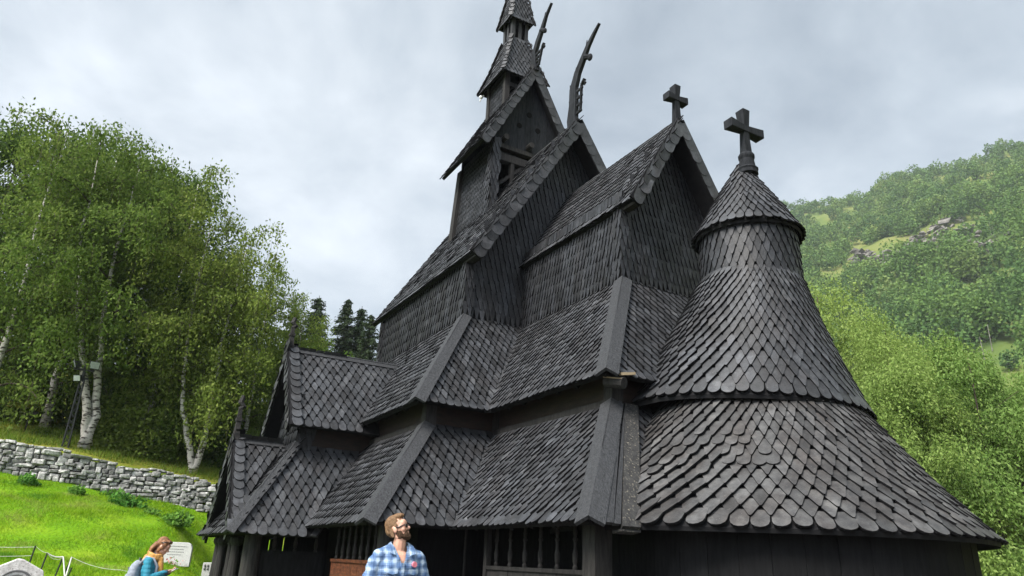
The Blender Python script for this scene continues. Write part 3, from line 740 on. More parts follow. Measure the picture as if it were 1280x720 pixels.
# boarded north, south and west-lower panels
for s in (-1, 1):
    q = [(xt-bh0+.2, s*(bh0-.05), tz0),(xt+bh0-.2, s*(bh0-.05), tz0),(xt+bh1-.2, s*(bh1-.05), tz1),(xt-bh1+.2, s*(bh1-.05), tz1)]
    tower.slab(q if s < 0 else q[::-1], .05, 1)
wall_shingles(tower, (xt-bh0+.1,-bh0+.04,tz0),(xt+bh0-.25,-bh0+.04,tz0),(xt-bh1+.1,-bh1+.04,tz1),(xt+bh1-.25,-bh1+.04,tz1), .13, .17, .02)
tower.box((xt-.9,-.9,11.2),(xt+.9,.9,12.35), 1)
bell = tower.build('bell_tower', [M['wallshingle'], M['deck'], M['post'], M['edge']], church)
for sx in (-1, 1):
    for sy in (-1, 1):
        mb = MB(); a = V3((xt+sx*(bh0-.02), sy*(bh0-.02), tz0)); b = V3((xt+sx*(bh1-.02), sy*(bh1-.02), tz1))
        mb.beam(a, b, .26, .26, (1,0,0), 1)
        if sx == 1 and sy == -1:
            for fx in (0, 1):
                n_ = V3((0,-1,0)) if fx == 0 else V3((1,0,0)); u = V3((1,0,0)) if fx == 0 else V3((0,1,0))
                oa = a + n_*.133 - u*.125; ob_ = b + n_*.133 - u*.125
                wall_shingles(mb, oa, oa+u*.25, ob_, ob_+u*.25, .13, .24)
        mb.build('tower_post', [M['wallshingle'], M['post'], M['post'], M['edge']], bell)
mb = MB()
for z, h in ((14.15, .14),(13.76,.26)): mb.box((xt+bh1-.14,-bh1+.1,z-h/2),(xt+bh1+.06,bh1-.1,z+h/2))
mb.box((xt+bh1-.12,.55,12.3),(xt+bh1+.05,.75,13.7)); mb.box((xt+bh1-.12,-.62,12.3),(xt+bh1+.04,-.50,13.65)); mb.beam((xt+bh1-.04,-1.1,12.7),(xt+bh1-.04,-.2,13.6), .10,.10)
for y in (-.94,.0): mb.tube([(xt+bh1-.2,y,14.40),(xt+bh1+.26,y,14.40)], .10, 10)
mb.build('tower_rail', M['post'], bell)
# gable boards, with black discs painted for the dark of the round sound holes
mb = MB(); mb2 = MB(); xg = xt+1.22
for i in range(9):
    y0 = -1.25+i*.278; y1 = y0+.272; yc = max(abs(y0), abs(y1)); zt0 = 17.3-abs(y0)*1.9; zt1 = 17.3-abs(y1)*1.9
    mb.slab([(xg+rng.uniform(0,.012),y0,14.22),(xg,y1,14.22),(xg,y1,max(zt1,14.3)),(xg,y0,max(zt0,14.3))], .05)
    mb2.slab([(xt-1.2,y1,13.82),(xt-1.2,y0,13.82),(xt-1.2,y0,max(zt0,13.9)),(xt-1.2,y1,max(zt1,13.9))], .05)
gb = mb.build('gable_board', M['gable'], bell); mb2.build('gable_board', M['gable'], bell)
for y, z in ((-.36,15.15),(0,15.69),(.35,15.19)):
    mb = MB(); mb.tube([(xg-.02,y,z),(xg+.018,y,z)], .10, 12); mb.build('sound_hole_disc', M['black'], gb)
tr = gable_roof('tower_roof', xt-1.513, xt+1.513, 1.828, 13.99, 17.46, .175, .19, .03, bell, bw=.34)
dragon([(-3.45,17.25),(-3.47,17.55),(-3.5,18.05),(-3.28,18.45),(-3.0,18.83),(-2.8,19.17),(-2.46,19.48)], [.36,.30,.22,.22,.18,.12,.05], (-2.86,18.60,.08,(-2.86,19.38)), ((-3.2,17.4),(-3.0,18.0),(-2.88,18.1)), tr)
def pyramid(name, zs, hs, parent, w=.16, e=.18):
    mb = MB()
    for i in range(len(zs)-1):
        a, b, za, zb = hs[i], hs[i+1], zs[i], zs[i+1]
        cs = ((-1,-1),(1,-1),(1,1),(-1,1))
        for k in range(4):
            c0 = cs[k]; c1 = cs[(k+1)%4]
            q = ((xt+c0[0]*a,c0[1]*a,za),(xt+c1[0]*a,c1[1]*a,za),(xt+c0[0]*b,c0[1]*b,zb),(xt+c1[0]*b,c1[1]*b,zb))
            deck_face(mb, *q, th=.05)
            if k in (0, 1): shingle_face(mb, *q, w, e, .028, first='round' if i == 0 else 'point', margin=.45)
        # corner cover shingles
        for (cx_, cy_) in ((1,-1),(-1,-1),(1,1)):
            p = V3((xt+cx_*a, cy_*a, za)); q = V3((xt+cx_*b, cy_*b, zb)); d = (q-p).normalized(); N = V3((cx_, cy_, .9)); N = (N-d*N.dot(d)).normalized()
            Ln = (q-p).length; v = 0
            while v < Ln-.05:
                put_shingle(mb, p+d*(v-.04)+N*.04, d.cross(N), d, N, .19, .24, .03, 'round', under=True, L=.34, lift=.02); v += .24
    return mb.build(name, [M['shingle'], M['deck'], M['post'], M['edge']], parent)
# second stage
mb = MB(); b2 = .60
mb.slab([(xt-b2,-b2,15.6),(xt+b2,-b2,15.6),(xt+b2,-b2,17.62),(xt-b2,-b2,17.62)], .05, 1); mb.slab([(xt+b2,b2,15.6),(xt-b2,b2,15.6),(xt-b2,b2,17.62),(xt+b2,b2,17.62)], .05, 1)
wall_shingles(mb, (xt-b2+.1,-b2,15.7),(xt+b2-.1,-b2,15.7),(xt-b2+.1,-b2,17.5),(xt+b2-.1,-b2,17.5), .11, .17, .02)
for sx in (-1,1):
    for sy in (-1,1): mb.box((xt+sx*b2-.09, sy*b2-.09, 15.5),(xt+sx*b2+.09, sy*b2+.09, 17.62), 2)
for z in (17.12, 16.5): mb.box((xt+b2-.05,-b2,z-.08),(xt+b2+.06,b2,z+.08), 2)
mb.box((xt+b2-.04,-.1,16.2),(xt+b2+.05,.06,17.4), 2)
mb.box((xt-b2+.07,-b2+.07,16.3),(xt-b2+.12,b2-.07,17.6), 1)
mid = mb.build('upper_belfry', [M['wallshingle'], M['deck'], M['post'], M['edge']], bell)
pyramid('belfry_roof', [17.414, 18.35, 19.35], [.891, .60, .36], mid)
# third stage and spire
mb = MB(); b3 = .34
for i in range(5):
    for k in range(4):
        c = -b3+b3*2*(i+.5)/5; wdt = b3/5*.93
        if k == 0: q = [(xt+c-wdt,-b3,19.2),(xt+c+wdt,-b3,19.2),(xt+c+wdt,-b3,20.45),(xt+c-wdt,-b3,20.45)]
        elif k == 1: q = [(xt+b3,c-wdt,19.2),(xt+b3,c+wdt,19.2),(xt+b3,c+wdt,20.45),(xt+b3,c-wdt,20.45)]
        elif k == 2: q = [(xt+c+wdt,b3,19.2),(xt+c-wdt,b3,19.2),(xt+c-wdt,b3,20.45),(xt+c+wdt,b3,20.45)]
        else: q = [(xt-b3,c+wdt,19.2),(xt-b3,c-wdt,19.2),(xt-b3,c-wdt,20.45),(xt-b3,c+wdt,20.45)]
        if i in (1, 3) and k in (0, 1): q[2] = (*q[2][:2], 19.45); q[3] = (*q[3][:2], 19.45)
        mb.slab(q, .04)
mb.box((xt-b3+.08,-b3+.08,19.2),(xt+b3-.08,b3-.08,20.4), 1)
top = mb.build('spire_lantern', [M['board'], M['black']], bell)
pyramid('spire_roof', [20.227, 21.3, 23.3], [.473, .30, .05], top, .14, .17)
mb = MB(); mb.ell((xt-.80,-.86,17.30),(.07,.07,.07), nu=10, nv=7); mb.tube([(xt-.74,-.78,17.36),(xt-.80,-.86,17.30),(xt-.84,-.88,17.14)], .025, 6)
mb.build('lamp', M['white'], mid)

# galleries ------------------------------------------------------------
dw = d1e-.55
def turned(mb, p, z0, z1, r=.042):
    h = z1-z0
    prof = [(.9,0),(1.0,.04),(.6,.08),(.95,.13),(1.05,.25),(.62,.34),(.62,.46),(1.0,.50),(.62,.54),(.85,.62),(.58,.70),(.95,.74),(.6,.79),(.9,.88),(1.05,1)]
    mb.tube_prof((p[0],p[1],z0), [(r*a, h*b) for a, b in prof], 8)
def gallery_side(x0, x1, y, nb, mat_par, ztop=1.56):
    mb = MB(); n = max(2, int((x1-x0)/.34)); wdt = (x1-x0)/n
    for i in range(n): mb.box((x0+i*wdt+.004, y-.03+rng.uniform(-.006,.006), .1), (x0+(i+1)*wdt-.004, y+.03, ztop-.03))
    mb.box((x0, y-.06, ztop-.06), (x1, y+.06, ztop))
    par = mb.build('gallery_parapet', mat_par, church)
    for i in range(nb):
        mb = MB(); turned(mb, (x0+(x1-x0)*(i+.6)/(nb+.2), y), ztop, 2.42); mb.build('baluster', M['post'], church)
    mb = MB(); mb.box((x0, y-.06, 2.42), (x1, y+.06, 2.60)); mb.build('gallery_beam', M['deck'], church)
gallery_side(1.95, 4.95, -Wc-dw, 6, M['post'], 1.57)
gallery_side(-1.95, .80, -W0-dw, 7, M['orange'], 1.57)
zp = 2.75
for (x, y, w_, rd) in ((Xc+dw-.05,-Wc-dw,.30,False),(X0+dw+.03,-W0-dw,.30,True),(X0+dw,-Wc-dw-.02,.05,True),(1.90,-Wc-dw,.10,False)):
    mb = MB()
    zp = 2.38 if w_ == .22 else 2.75
    if rd: mb.tube([(x,y,0),(x,y,zp)], [w_/2, w_/2*.93], 14)
    else: mb.box((x-w_/2,y-w_/2,0),(x+w_/2,y+w_/2,zp))
    mb.build('gallery_post', M['post'], church)
mb = MB(); mb.box((Xw-2.6,-W0-2.6,-.1),(X0+2.6,W0+2.6,.28)); mb.box((X0+2.6,-Wc-2.6,-.1),(Xc+2.6,Wc+2.6,.275)); mb.build('gallery_floor', M['plank'], church)

# south portal porch -----------------------------------------------------
xp = -4.46; hp = 1.46; yf = -6.46; zr_, ze_ = 6.53, 4.43
portal_m = MB()
yb = -3.2
E = ((xp+hp,yf,ze_),(xp+hp,yb,ze_),(xp,yf,zr_),(xp,yb,zr_)); Wt = ((xp-hp,yb,ze_),(xp-hp,yf,ze_),(xp,yb,zr_),(xp,yf,zr_))
n2s = N2['south_nave']; p2 = V3(F2['south_nave'][0])
above2 = lambda P: (P-p2).dot(n2s) > -.08
deck_face(portal_m, *E, th=.08); deck_face(portal_m, *Wt, th=.08)
shingle_face(portal_m, *E, .205, .20, .030, skipper=lambda P: not above2(P))
shingle_face(portal_m, *Wt, .205, .20, .030, skipper=lambda P: not above2(P) or P.y > -5)
portal = portal_m.build('portal_roof', [M['shingle'], M['deck'], M['post'], M['edge']], church)
def porch_trim(xp, hp, yf, zr, ze, ybk, parent, fin):
    mb = MB()
    for s in (-1, 1):                                       # ridge board
        a = V3((xp, yf-.04, zr+.10)); b = V3((xp, ybk, zr+.10)); dn = V3((s*hp,0,ze-zr)).normalized()
        q = [a, b, b+dn*.17, a+dn*.17]; n_ = (q[1]-q[0]).cross(q[3]-q[0])
        if n_.z < 0: q = q[::-1]
        mb.slab(q, .04)
    mb.build('ridge_board', M['board'], parent)
    for s in (-1, 1):                                       # barge boards with a column of scales
        mb = MB(); lo = V3((xp+s*hp, yf, ze)); hi = V3((xp, yf, zr)); d = (hi-lo).normalized(); lo = lo-d*.10; Ln = (hi-lo).length
        inn = V3((-d.z*s, 0, d.x*s)); inn = inn if inn.z < 0 else -inn
        o_ = lo-inn*.1+V3((0,-.04,0)); q = [o_, o_+inn*.28, o_+inn*.28+d*Ln, o_+d*Ln]
        if (q[1]-q[0]).cross(q[2]-q[0]).y > 0: q = q[::-1]
        mb.slab(q, .05, 1)
        nf = V3((0,-1,0)); v = 0
        while v < Ln-.05:
            put_shingle(mb, lo+inn*.04+d*(v-.02)+nf*.05, d.cross(nf), d, nf, .28, .26, .026, 'round', under=True, L=.38, lift=.02); v += .26
        nr = V3((d.z*s, 0, -d.x*s)); nr = nr if nr.z > 0 else -nr
        v = 0; Uy = d.cross(nr)
        while v < Ln-.02:                                    # scales lying on the roof's front edge
            put_shingle(mb, lo+V3((0,.09,0))+d*(v-.02)+nr*.075, Uy, d, nr, .25, .25, .03, 'round', under=True, L=.36, lift=.02, skew=.14*s); v += .25
        mb.build('barge_board', [M['shingle'], M['deck'], M['post'], M['edge']], parent)
    mb = MB(); x, y, z = xp, yf+.02, zr                     # carved finial
    mb.beam((x,y,z-.35),(x,y,z+fin*.45), .30, .22, (0,1,0), taper=.42)
    mb.box((x-.09,y-.07,z+fin*.43),(x+.09,y+.07,z+fin*.50)); mb.box((x-.055,y-.045,z+fin*.5),(x+.055,y+.045,z+fin*.70))
    mb.tube([(x,y-.02,z+fin*.68),(x,y+.06,z+fin*.76),(x,y-.02,z+fin*.84),(x,y+.02,z+fin)], [.055,.075,.07,.05], 8)
    mb.build('finial', M['post'], parent)
porch_trim(xp, hp, yf, zr_, ze_, -3.45, portal, .88)
# porch storey walls
mb = MB(); pw = 1.0; py = -6.12
mb.slab([(xp-pw,py,3.4),(xp+pw,py,3.4),(xp+pw,py,4.95),(xp,py,6.3),(xp-pw,py,4.95)], .05, 1)
mb.slab([(xp+pw,py,3.4),(xp+pw,-4.2,3.4),(xp+pw,-4.2,4.95),(xp+pw,py,4.95)], .05, 1); mb.slab([(xp-pw,-4.2,3.4),(xp-pw,py,3.4),(xp-pw,py,4.95),(xp-pw,-4.2,4.95)], .05, 1)
wall_shingles(mb, (xp-pw,py,3.9),(xp+pw,py,3.9),(xp-pw,py,4.95),(xp+pw,py,4.95), .13, .24)
wall_shingles(mb, (xp+pw+.002,py,3.9),(xp+pw+.002,py+.35,3.9),(xp+pw+.002,py,4.62),(xp+pw+.002,py+.35,4.62), .13, .24)
mb.build('portal_wall', [M['wallshingle'], M['brown'], M['post'], M['edge']], church)
# skirt roof round the porch
pe, pse, zse, zst = 2.30, -7.50, 1.99, 4.0
sm = MB()
ES = ((xp+pe,pse,zse),(xp+pe,-5.7,zse),(xp+pw,py,zst),(xp+pw,-4.2,zst))
SS = ((xp-pe,pse,zse),(xp+pe,pse,zse),(xp-pw,py,zst),(xp+pw,py,zst)); WS = ((xp-pe,-5.6,zse),(xp-pe,pse,zse),(xp-pw,-4.2,zst),(xp-pw,py,zst))
n1s = N1['south_nave']; p1 = V3(F1['south_nave'][0])
def above1(P): return (P-p1).dot(n1s) > -.1
for q in (ES, SS, WS): deck_face(sm, *q, th=.06)
shingle_face(sm, (xp+pe,pse,zse),(xp+pe,-5.0,zse),(xp+pw,py,zst),(xp+pw,-4.0,zst), .205, .20, .032, skipper=lambda P: not above1(P))
shingle_face(sm, *SS, .205, .20, .032)
skirt = sm.build('portal_skirt_roof', [M['shingle'], M['deck'], M['post'], M['edge']], church)
hip_board(skirt, ES[0], ES[2], face_frame(*SS)[3], face_frame(*ES)[3], w=.17)
mb = MB(); a = V3((xp+pe,-5.78,zse-.05)); b = V3((xp+pw,-4.33,zst+.06)); d = (b-a).normalized(); n_ = (n1s+face_frame(*ES)[3]).normalized(); s_ = d.cross(n_)
mb.slab([a-s_*.08+n_*.10, a+s_*.08+n_*.10, b+s_*.08+n_*.06, b-s_*.08+n_*.06], .05); mb.build('valley_board', M['board'], skirt)
# gablet over the doorway
gx, gh, gy, gzr, gze = -4.72, 1.62, -7.36, 4.14, 1.98
gm = MB()
GE = ((gx+gh,gy,gze),(gx+gh,-6.2,gze),(gx,gy,gzr),(gx,-6.2,gzr)); GW = ((gx-gh,-6.2,gze),(gx-gh,gy,gze),(gx,-6.2,gzr),(gx,gy,gzr))
deck_face(gm, *GE, th=.06); deck_face(gm, *GW, th=.06)
nss = face_frame(*SS)[3]; pss = V3(SS[0])
shingle_face(gm, *GE, .20, .20, .03, skipper=lambda P: (P-pss).dot(nss) < -.06); shingle_face(gm, *GW, .20, .20, .03)
gablet = gm.build('portal_gablet', [M['shingle'], M['deck'], M['post'], M['edge']], church)
porch_trim(gx, gh, gy, gzr, gze, -6.15, gablet, 1.12)
# porch posts and low panels
for (x, y, r_, carved) in ((xp+pe-.50,-6.95,.19,False),(xp+.95,-7.12,.12,True),(xp+.55,-7.16,.08,True),(xp-.75,-7.14,.10,True),(xp-1.15,-7.14,.12,True),(xp-pe+.5,-6.95,.19,False)):
    mb = MB()
    if carved: mb.tube_prof((x,y,.2), [(r_*1.5,0),(r_*1.5,.5),(r_*1.7,.56),(r_*1.35,.64),(r_,.75),(r_*.85,1.55),(r_*1.25,1.62),(r_*1.25,1.70),(r_*.9,1.75),(r_*1.1,2.2)], 12)
    else: mb.tube([(x,y,.1),(x,y,2.6)], [r_, r_*.94], 16)
    mb.build('porch_post', M['post'], church)
mb = MB(); mb.box((xp+pe-.55,-6.8,.1),(xp+pe-.48,-5.4,1.62)); mb.box((xp+pe-.58,-6.82,1.62),(xp+pe-.44,-5.4,1.68)); mb.build('porch_parapet', M['plank'], church)
mb = MB(); xx = xp-pe+.5
for i in range(9): mb.box((xx,-6.9+i*.36,.1),(xx+.06,-6.9+i*.36+(.33 if i in (2,3) else .362),2.75))
mb.build('porch_screen', M['plank'], church)
for i in range(3):
    mb = MB(); turned(mb, (xp+pe-.51, -6.5+i*.45), 1.68, 2.4); mb.build('baluster', M['post'], church)
# ------------------------------------------------------------------ ground, hills
def axis_lines(cuts):
    out = []
    for a, b, st in cuts: out += list(np.arange(a, b, st))
    return np.array(sorted(set(np.round(out + [cuts[-1][1]], 4))))
gx_ = axis_lines([(-1700,-300,140),(-300,-60,16),(-60,-24,3),(-24,-16.5,.8),(-16.3,-15.9,.4),(-15.9,20,.45),(20,60,4),(60,300,24),(300,1700,140)])
gy_ = axis_lines([(-1700,-300,140),(-300,-60,16),(-60,-22,3),(-22,8,.45),(8,60,1.5),(60,200,7),(200,300,20),(300,1700,140)])
GX, GY = np.meshgrid(gx_, gy_); GZ = hgt(GX, GY)
nx_, ny_ = len(gx_), len(gy_)
idx = np.arange(nx_*ny_).reshape(ny_, nx_)
qd = np.stack([idx[:-1,:-1], idx[:-1,1:], idx[1:,1:], idx[1:,:-1]], -1).reshape(-1, 4)
def grid_mesh(name, P, Q, mat):
    me = bpy.data.meshes.new(name); me.vertices.add(len(P)); me.vertices.foreach_set('co', P.astype(np.float32).ravel())
    me.loops.add(len(Q)*4); me.loops.foreach_set('vertex_index', Q.ravel().astype(np.int32)); me.polygons.add(len(Q)); me.polygons.foreach_set('loop_start', np.arange(0, len(Q)*4, 4, dtype=np.int32))
    me.polygons.foreach_set('use_smooth', np.ones(len(Q), bool)); me.materials.append(mat); me.update(); me.validate(); return me
def ground_mat():
    m, n, l, b = nt('turf')
    t = n.new('ShaderNodeTexCoord'); sp_ = n.new('ShaderNodeSeparateXYZ'); l.new(t.outputs['Object'], sp_.inputs[0])
    a = n.new('ShaderNodeTexNoise'); a.inputs['Scale'].default_value = .55; a.inputs['Detail'].default_value = 8; l.new(t.outputs['Object'], a.inputs['Vector'])
    r1 = ramp(n, [(.28, (.070,.17,.006)), (.48, (.12,.25,.007)), (.62, (.18,.28,.014)), (.74, (.25,.26,.05))]); l.new(a.outputs['Fac'], r1.inputs['Fac'])
    r2m = ramp(n, [(.3, (.17,.17,.03)), (.5, (.24,.22,.045)), (.7, (.15,.19,.035))]); l.new(a.outputs['Fac'], r2m.inputs['Fac'])
    r3 = ramp(n, [(.3, (.10,.12,.02)), (.5, (.20,.21,.03)), (.7, (.27,.25,.04))]); l.new(a.outputs['Fac'], r3.inputs['Fac'])
    k = n.new('ShaderNodeMapRange'); k.inputs['From Min'].default_value = 9; k.inputs['From Max'].default_value = 14; l.new(sp_.outputs['Y'], k.inputs['Value'])
    x1 = n.new('ShaderNodeMixRGB'); l.new(k.outputs['Result'], x1.inputs['Fac']); l.new(r1.outputs['Color'], x1.inputs['Color1']); l.new(r2m.outputs['Color'], x1.inputs['Color2'])
    k2 = n.new('ShaderNodeMapRange'); k2.inputs['From Min'].default_value = -16.0; k2.inputs['From Max'].default_value = -16.4; l.new(sp_.outputs['X'], k2.inputs['Value'])
    x2 = n.new('ShaderNodeMixRGB'); l.new(k2.outputs['Result'], x2.inputs['Fac']); l.new(x1.outputs['Color'], x2.inputs['Color1']); l.new(r3.outputs['Color'], x2.inputs['Color2'])
    # unseen gravel round the church and before it, added to cut green bounce light
    kx = n.new('ShaderNodeMapRange'); kx.inputs['From Min'].default_value = -.6; kx.inputs['From Max'].default_value = 1.2; l.new(sp_.outputs['X'], kx.inputs['Value'])
    ky = n.new('ShaderNodeMapRange'); ky.inputs['From Min'].default_value = -6.9; ky.inputs['From Max'].default_value = -6.3; l.new(sp_.outputs['Y'], ky.inputs['Value'])
    kz_ = n.new('ShaderNodeMath'); kz_.operation = 'MAXIMUM'; l.new(kx.outputs['Result'], kz_.inputs[0]); l.new(ky.outputs['Result'], kz_.inputs[1])
    k3 = n.new('ShaderNodeMapRange'); k3.inputs['From Min'].default_value = 9; k3.inputs['From Max'].default_value = 7.5; l.new(sp_.outputs['Y'], k3.inputs['Value'])
    k4 = n.new('ShaderNodeMapRange'); k4.inputs['From Min'].default_value = -11.5; k4.inputs['From Max'].default_value = -10.8; l.new(sp_.outputs['X'], k4.inputs['Value'])
    m1 = n.new('ShaderNodeMath'); m1.operation = 'MULTIPLY'; l.new(kz_.outputs[0], m1.inputs[0]); l.new(k3.outputs['Result'], m1.inputs[1])
    m2 = n.new('ShaderNodeMath'); m2.operation = 'MULTIPLY'; l.new(m1.outputs[0], m2.inputs[0]); l.new(k4.outputs['Result'], m2.inputs[1])
    gn_ = n.new('ShaderNodeTexNoise'); gn_.inputs['Scale'].default_value = 30; gn_.inputs['Detail'].default_value = 5; l.new(t.outputs['Object'], gn_.inputs['Vector'])
    rg_ = ramp(n, [(.35, (.06,.055,.05)), (.65, (.16,.15,.14))]); l.new(gn_.outputs['Fac'], rg_.inputs['Fac'])
    x3 = n.new('ShaderNodeMixRGB'); l.new(m2.outputs[0], x3.inputs['Fac']); l.new(x2.outputs['Color'], x3.inputs['Color1']); l.new(rg_.outputs['Color'], x3.inputs['Color2'])
    l.new(x3.outputs['Color'], b.inputs['Base Color']); b.inputs['Roughness'].default_value = .95; b.inputs['Specular IOR Level'].default_value = .1
    f = n.new('ShaderNodeTexNoise'); f.inputs['Scale'].default_value = 9; f.inputs['Detail'].default_value = 6; l.new(t.outputs['Object'], f.inputs['Vector'])
    bp = n.new('ShaderNodeBump'); bp.inputs['Strength'].default_value = .8; bp.inputs['Distance'].default_value = .08; l.new(f.outputs['Fac'], bp.inputs['Height']); l.new(bp.outputs['Normal'], b.inputs['Normal'])
    return m
g = link('ground', grid_mesh('ground', np.stack([GX, GY, GZ], -1).reshape(-1, 3), qd, ground_mat())); tag(g, kind='structure')

# far hillside: sector of terrain north of the church
SKY_AZ = [-60,-10,10,21.5,23.2,25,26.5,28.8,30.5,32.7,35.8,38.3,42,48,60,75,100,140]
SKY_EL = [20,25,26.6,27.0,27.0,26.5,26.4,26.7,26.5,26.0,26.0,26.1,24.5,20,11,9,7,5]
D0, D1 = 120., 680.
def hill_pt(az, d):
    az = np.asarray(az, float); d = np.asarray(d, float)
    e = np.interp(az, SKY_AZ, SKY_EL)
    e = e + .10*np.sin(az*2.3) + .07*np.sin(az*5.1+1)
    top = np.tan(np.radians(e))*D1
    t = (d-D0)/(D1-D0)
    prof = np.where(t < 1, np.clip(t, -.1, 1)**1.12, 1 - (t-1)*.55)
    x = CAM.x - np.sin(np.radians(az))*d; y = CAM.y + np.cos(np.radians(az))*d
    bump = (7*np.sin(x*.021+y*.013)+4.5*np.sin(x*.05-y*.043+2)+3*np.sin(x*.11+y*.09))*np.clip(t*3, 0, 1)*np.clip((1.02-t)*6, 0.15, 1)
    return np.stack([x, y, CAM.z + 3 + top*prof + bump], -1)
def hill_mat():
    m, n, l, b = nt('hill_turf')
    t = n.new('ShaderNodeTexCoord'); a = n.new('ShaderNodeTexNoise'); a.inputs['Scale'].default_value = .03; a.inputs['Detail'].default_value = 9; l.new(t.outputs['Object'], a.inputs['Vector'])
    r = ramp(n, [(.32, (.055,.095,.025)), (.5, (.10,.135,.035)), (.62, (.15,.16,.05)), (.75, (.20,.18,.08))]); l.new(a.outputs['Fac'], r.inputs['Fac'])
    l.new(r.outputs['Color'], b.inputs['Base Color']); b.inputs['Roughness'].default_value = 1; b.inputs['Specular IOR Level'].default_value = .05
    return m
azs = np.linspace(-60, 140, 161); ds = np.concatenate([np.linspace(D0, D1, 60), np.linspace(D1+15, D1+400, 10)])
AZg, DSg = np.meshgrid(azs, ds); HP = hill_pt(AZg, DSg)
ii = np.arange(AZg.size).reshape(AZg.shape); hq = np.stack([ii[:-1,:-1], ii[1:,:-1], ii[1:,1:], ii[:-1,1:]], -1).reshape(-1, 4)
h = link('hill', grid_mesh('hill', HP.reshape(-1, 3), hq, hill_mat())); tag(h, kind='structure')

def leaf_rhombs(C, size, asp=.62, up=.0, dirs=None):
    """one rhombic leaf per centre; returns (N*4,3)"""
    n = len(C)
    a = nrg.normal(size=(n, 3)) if dirs is None else dirs + nrg.normal(size=(n, 3))*.45
    a /= np.linalg.norm(a, axis=1, keepdims=True)+1e-9
    b = nrg.normal(size=(n, 3)); b[:, 2] *= (1-up); b -= a*(a*b).sum(1, keepdims=True); b /= np.linalg.norm(b, axis=1, keepdims=True)+1e-9
    s = np.asarray(size).reshape(-1, 1)*np.ones((n, 1))
    return np.stack([C+a*s, C+b*s*asp, C-a*s, C-b*s*asp], 1).reshape(-1, 3)

# woods on the hillside: thousands of crowns that read as one mass
def far_wood():
    N = 3600
    az = nrg.uniform(12, 46, N); t = nrg.uniform(.10, 1.03, N); d = D0 + (D1-D0)*t
    P = hill_pt(az, d)
    # clearings: the rocky band, the field near the foot, noise gaps
    nz = np.sin(P[:,0]*.043+1)*np.sin(P[:,1]*.037+P[:,0]*.02)+.6*np.sin(P[:,0]*.11-P[:,1]*.07)
    el = np.degrees(np.arctan2(P[:,2]-CAM.z, d))
    keep = nz > -.95
    rock = (np.abs(el-(21.9-.06*(az-26))) < 1.25) & (az < 34) & (az > 22.5)
    keep &= ~(rock & (nrg.random(N) < .78))
    keep &= ~((el < 14.2) & (nrg.random(N) < .93))
    keep &= ~((np.abs(el-16.6) < .7) & (az < 31) & (nrg.random(N) < .55))
    P = P[keep]; d = d[keep]
    vs = []; tn = []
    for p, dd in zip(P, d):
        hgt_ = np.clip(nrg.lognormal(2.2, .33), 4.5, 17.)*(1 if dd < 520 else .8); r = hgt_*nrg.uniform(.30, .46)
        k = int(np.clip(80000/dd, 140, 320)*(hgt_/9.5)**1.3)
        q = nrg.normal(size=(k, 3)); q /= np.linalg.norm(q, axis=1, keepdims=True); q *= nrg.uniform(.55, 1.0, (k, 1))**.6
        lob = 1+.22*np.sin(q[:, :1]*5+dd)+.18*np.sin(q[:, 1:2]*6+p[0])
        C = p + np.array([0, 0, hgt_*.58]) + q*lob*np.array([r, r, hgt_*.44])
        vs.append(leaf_rhombs(C, nrg.uniform(.32, .62, k)*(.8+dd/900), .8)); tn.append(np.repeat(np.full(k, np.clip(nrg.normal(.36, .2), 0, .85)), 4))
    o = link('hillside_wood', quads_mesh('hillside_wood', np.concatenate(vs), M['wood'], 4, np.concatenate(tn)))
    tag(o, 'mixed green woods covering the far hillside', 'wood', kind='stuff')
far_wood()
# pale trunks showing in the lower wood
mb = MB()
for i in range(110):
    az = rng.uniform(19, 32); d = rng.uniform(210, 470); p = hill_pt(az, d); hh = rng.uniform(4, 8)
    mb.tube([tuple(p), (p[0]+rng.uniform(-.4,.4), p[1], p[2]+hh)], [.11, .05], 5, cap=False)
tag(mb.build('hillside_trunks', M['cliff']), 'pale thin birch stems among the hillside woods', 'trunks', kind='stuff')
# bare rock outcrops
for i, (az, el, wd, hh) in enumerate(((29.6,21.4,26,9),(27.8,21.6,30,13),(26.2,22.0,30,13),(24.9,21.4,24,12),(26.9,23.0,24,9),(25.7,25.2,30,6),(31.4,21.6,14,6),(33.0,21.9,9,5),(28.6,22.5,16,7),(28.2,25.6,24,5))):
    dd = np.linspace(D0+5, D1, 400); pts = hill_pt(np.full(400, az), dd); ee = np.degrees(np.arctan2(pts[:,2]-CAM.z, dd)); j = int(np.argmin(np.abs(ee-el))); c = pts[j]
    bm = bmesh.new(); cr_ = V3((math.cos(R(az)), math.sin(R(az)), 0)); bk = V3((-math.sin(R(az)), math.cos(R(az)), .55))
    for k in range(38):
        a = rng.uniform(0, 2*math.pi); rr = math.sqrt(rng.random())
        p = V3(c) + cr_*(wd*.5*rr*math.cos(a)) + V3((0,0,1))*(hh*.5*rr*math.sin(a)) + bk*(hh*.45*rr*math.sin(a)) + V3((rng.uniform(-2.5,2.5), rng.uniform(-2.5,2.5), rng.uniform(-1.5,2.5)))
        s = rng.uniform(1.0, 3.0)
        vv = [bm.verts.new(p + V3((rng.uniform(-1,1)*s*1.4, rng.uniform(-1,1)*s, rng.uniform(-1,1)*s*.6))) for _ in range(9)]
        bmesh.ops.convex_hull(bm, input=vv, use_existing_faces=False)
    loose = [v for v in bm.verts if not v.link_faces]; bmesh.ops.delete(bm, geom=loose, context='VERTS')
    me = bpy.data.meshes.new('rock_outcrop'); bm.to_mesh(me); bm.free(); me.materials.append(M['cliff'])
    o = link('rock_outcrop', me); tag(o, 'grey bare rock outcrop among trees on the far hillside', 'rock', 'rock outcrops on the hillside')

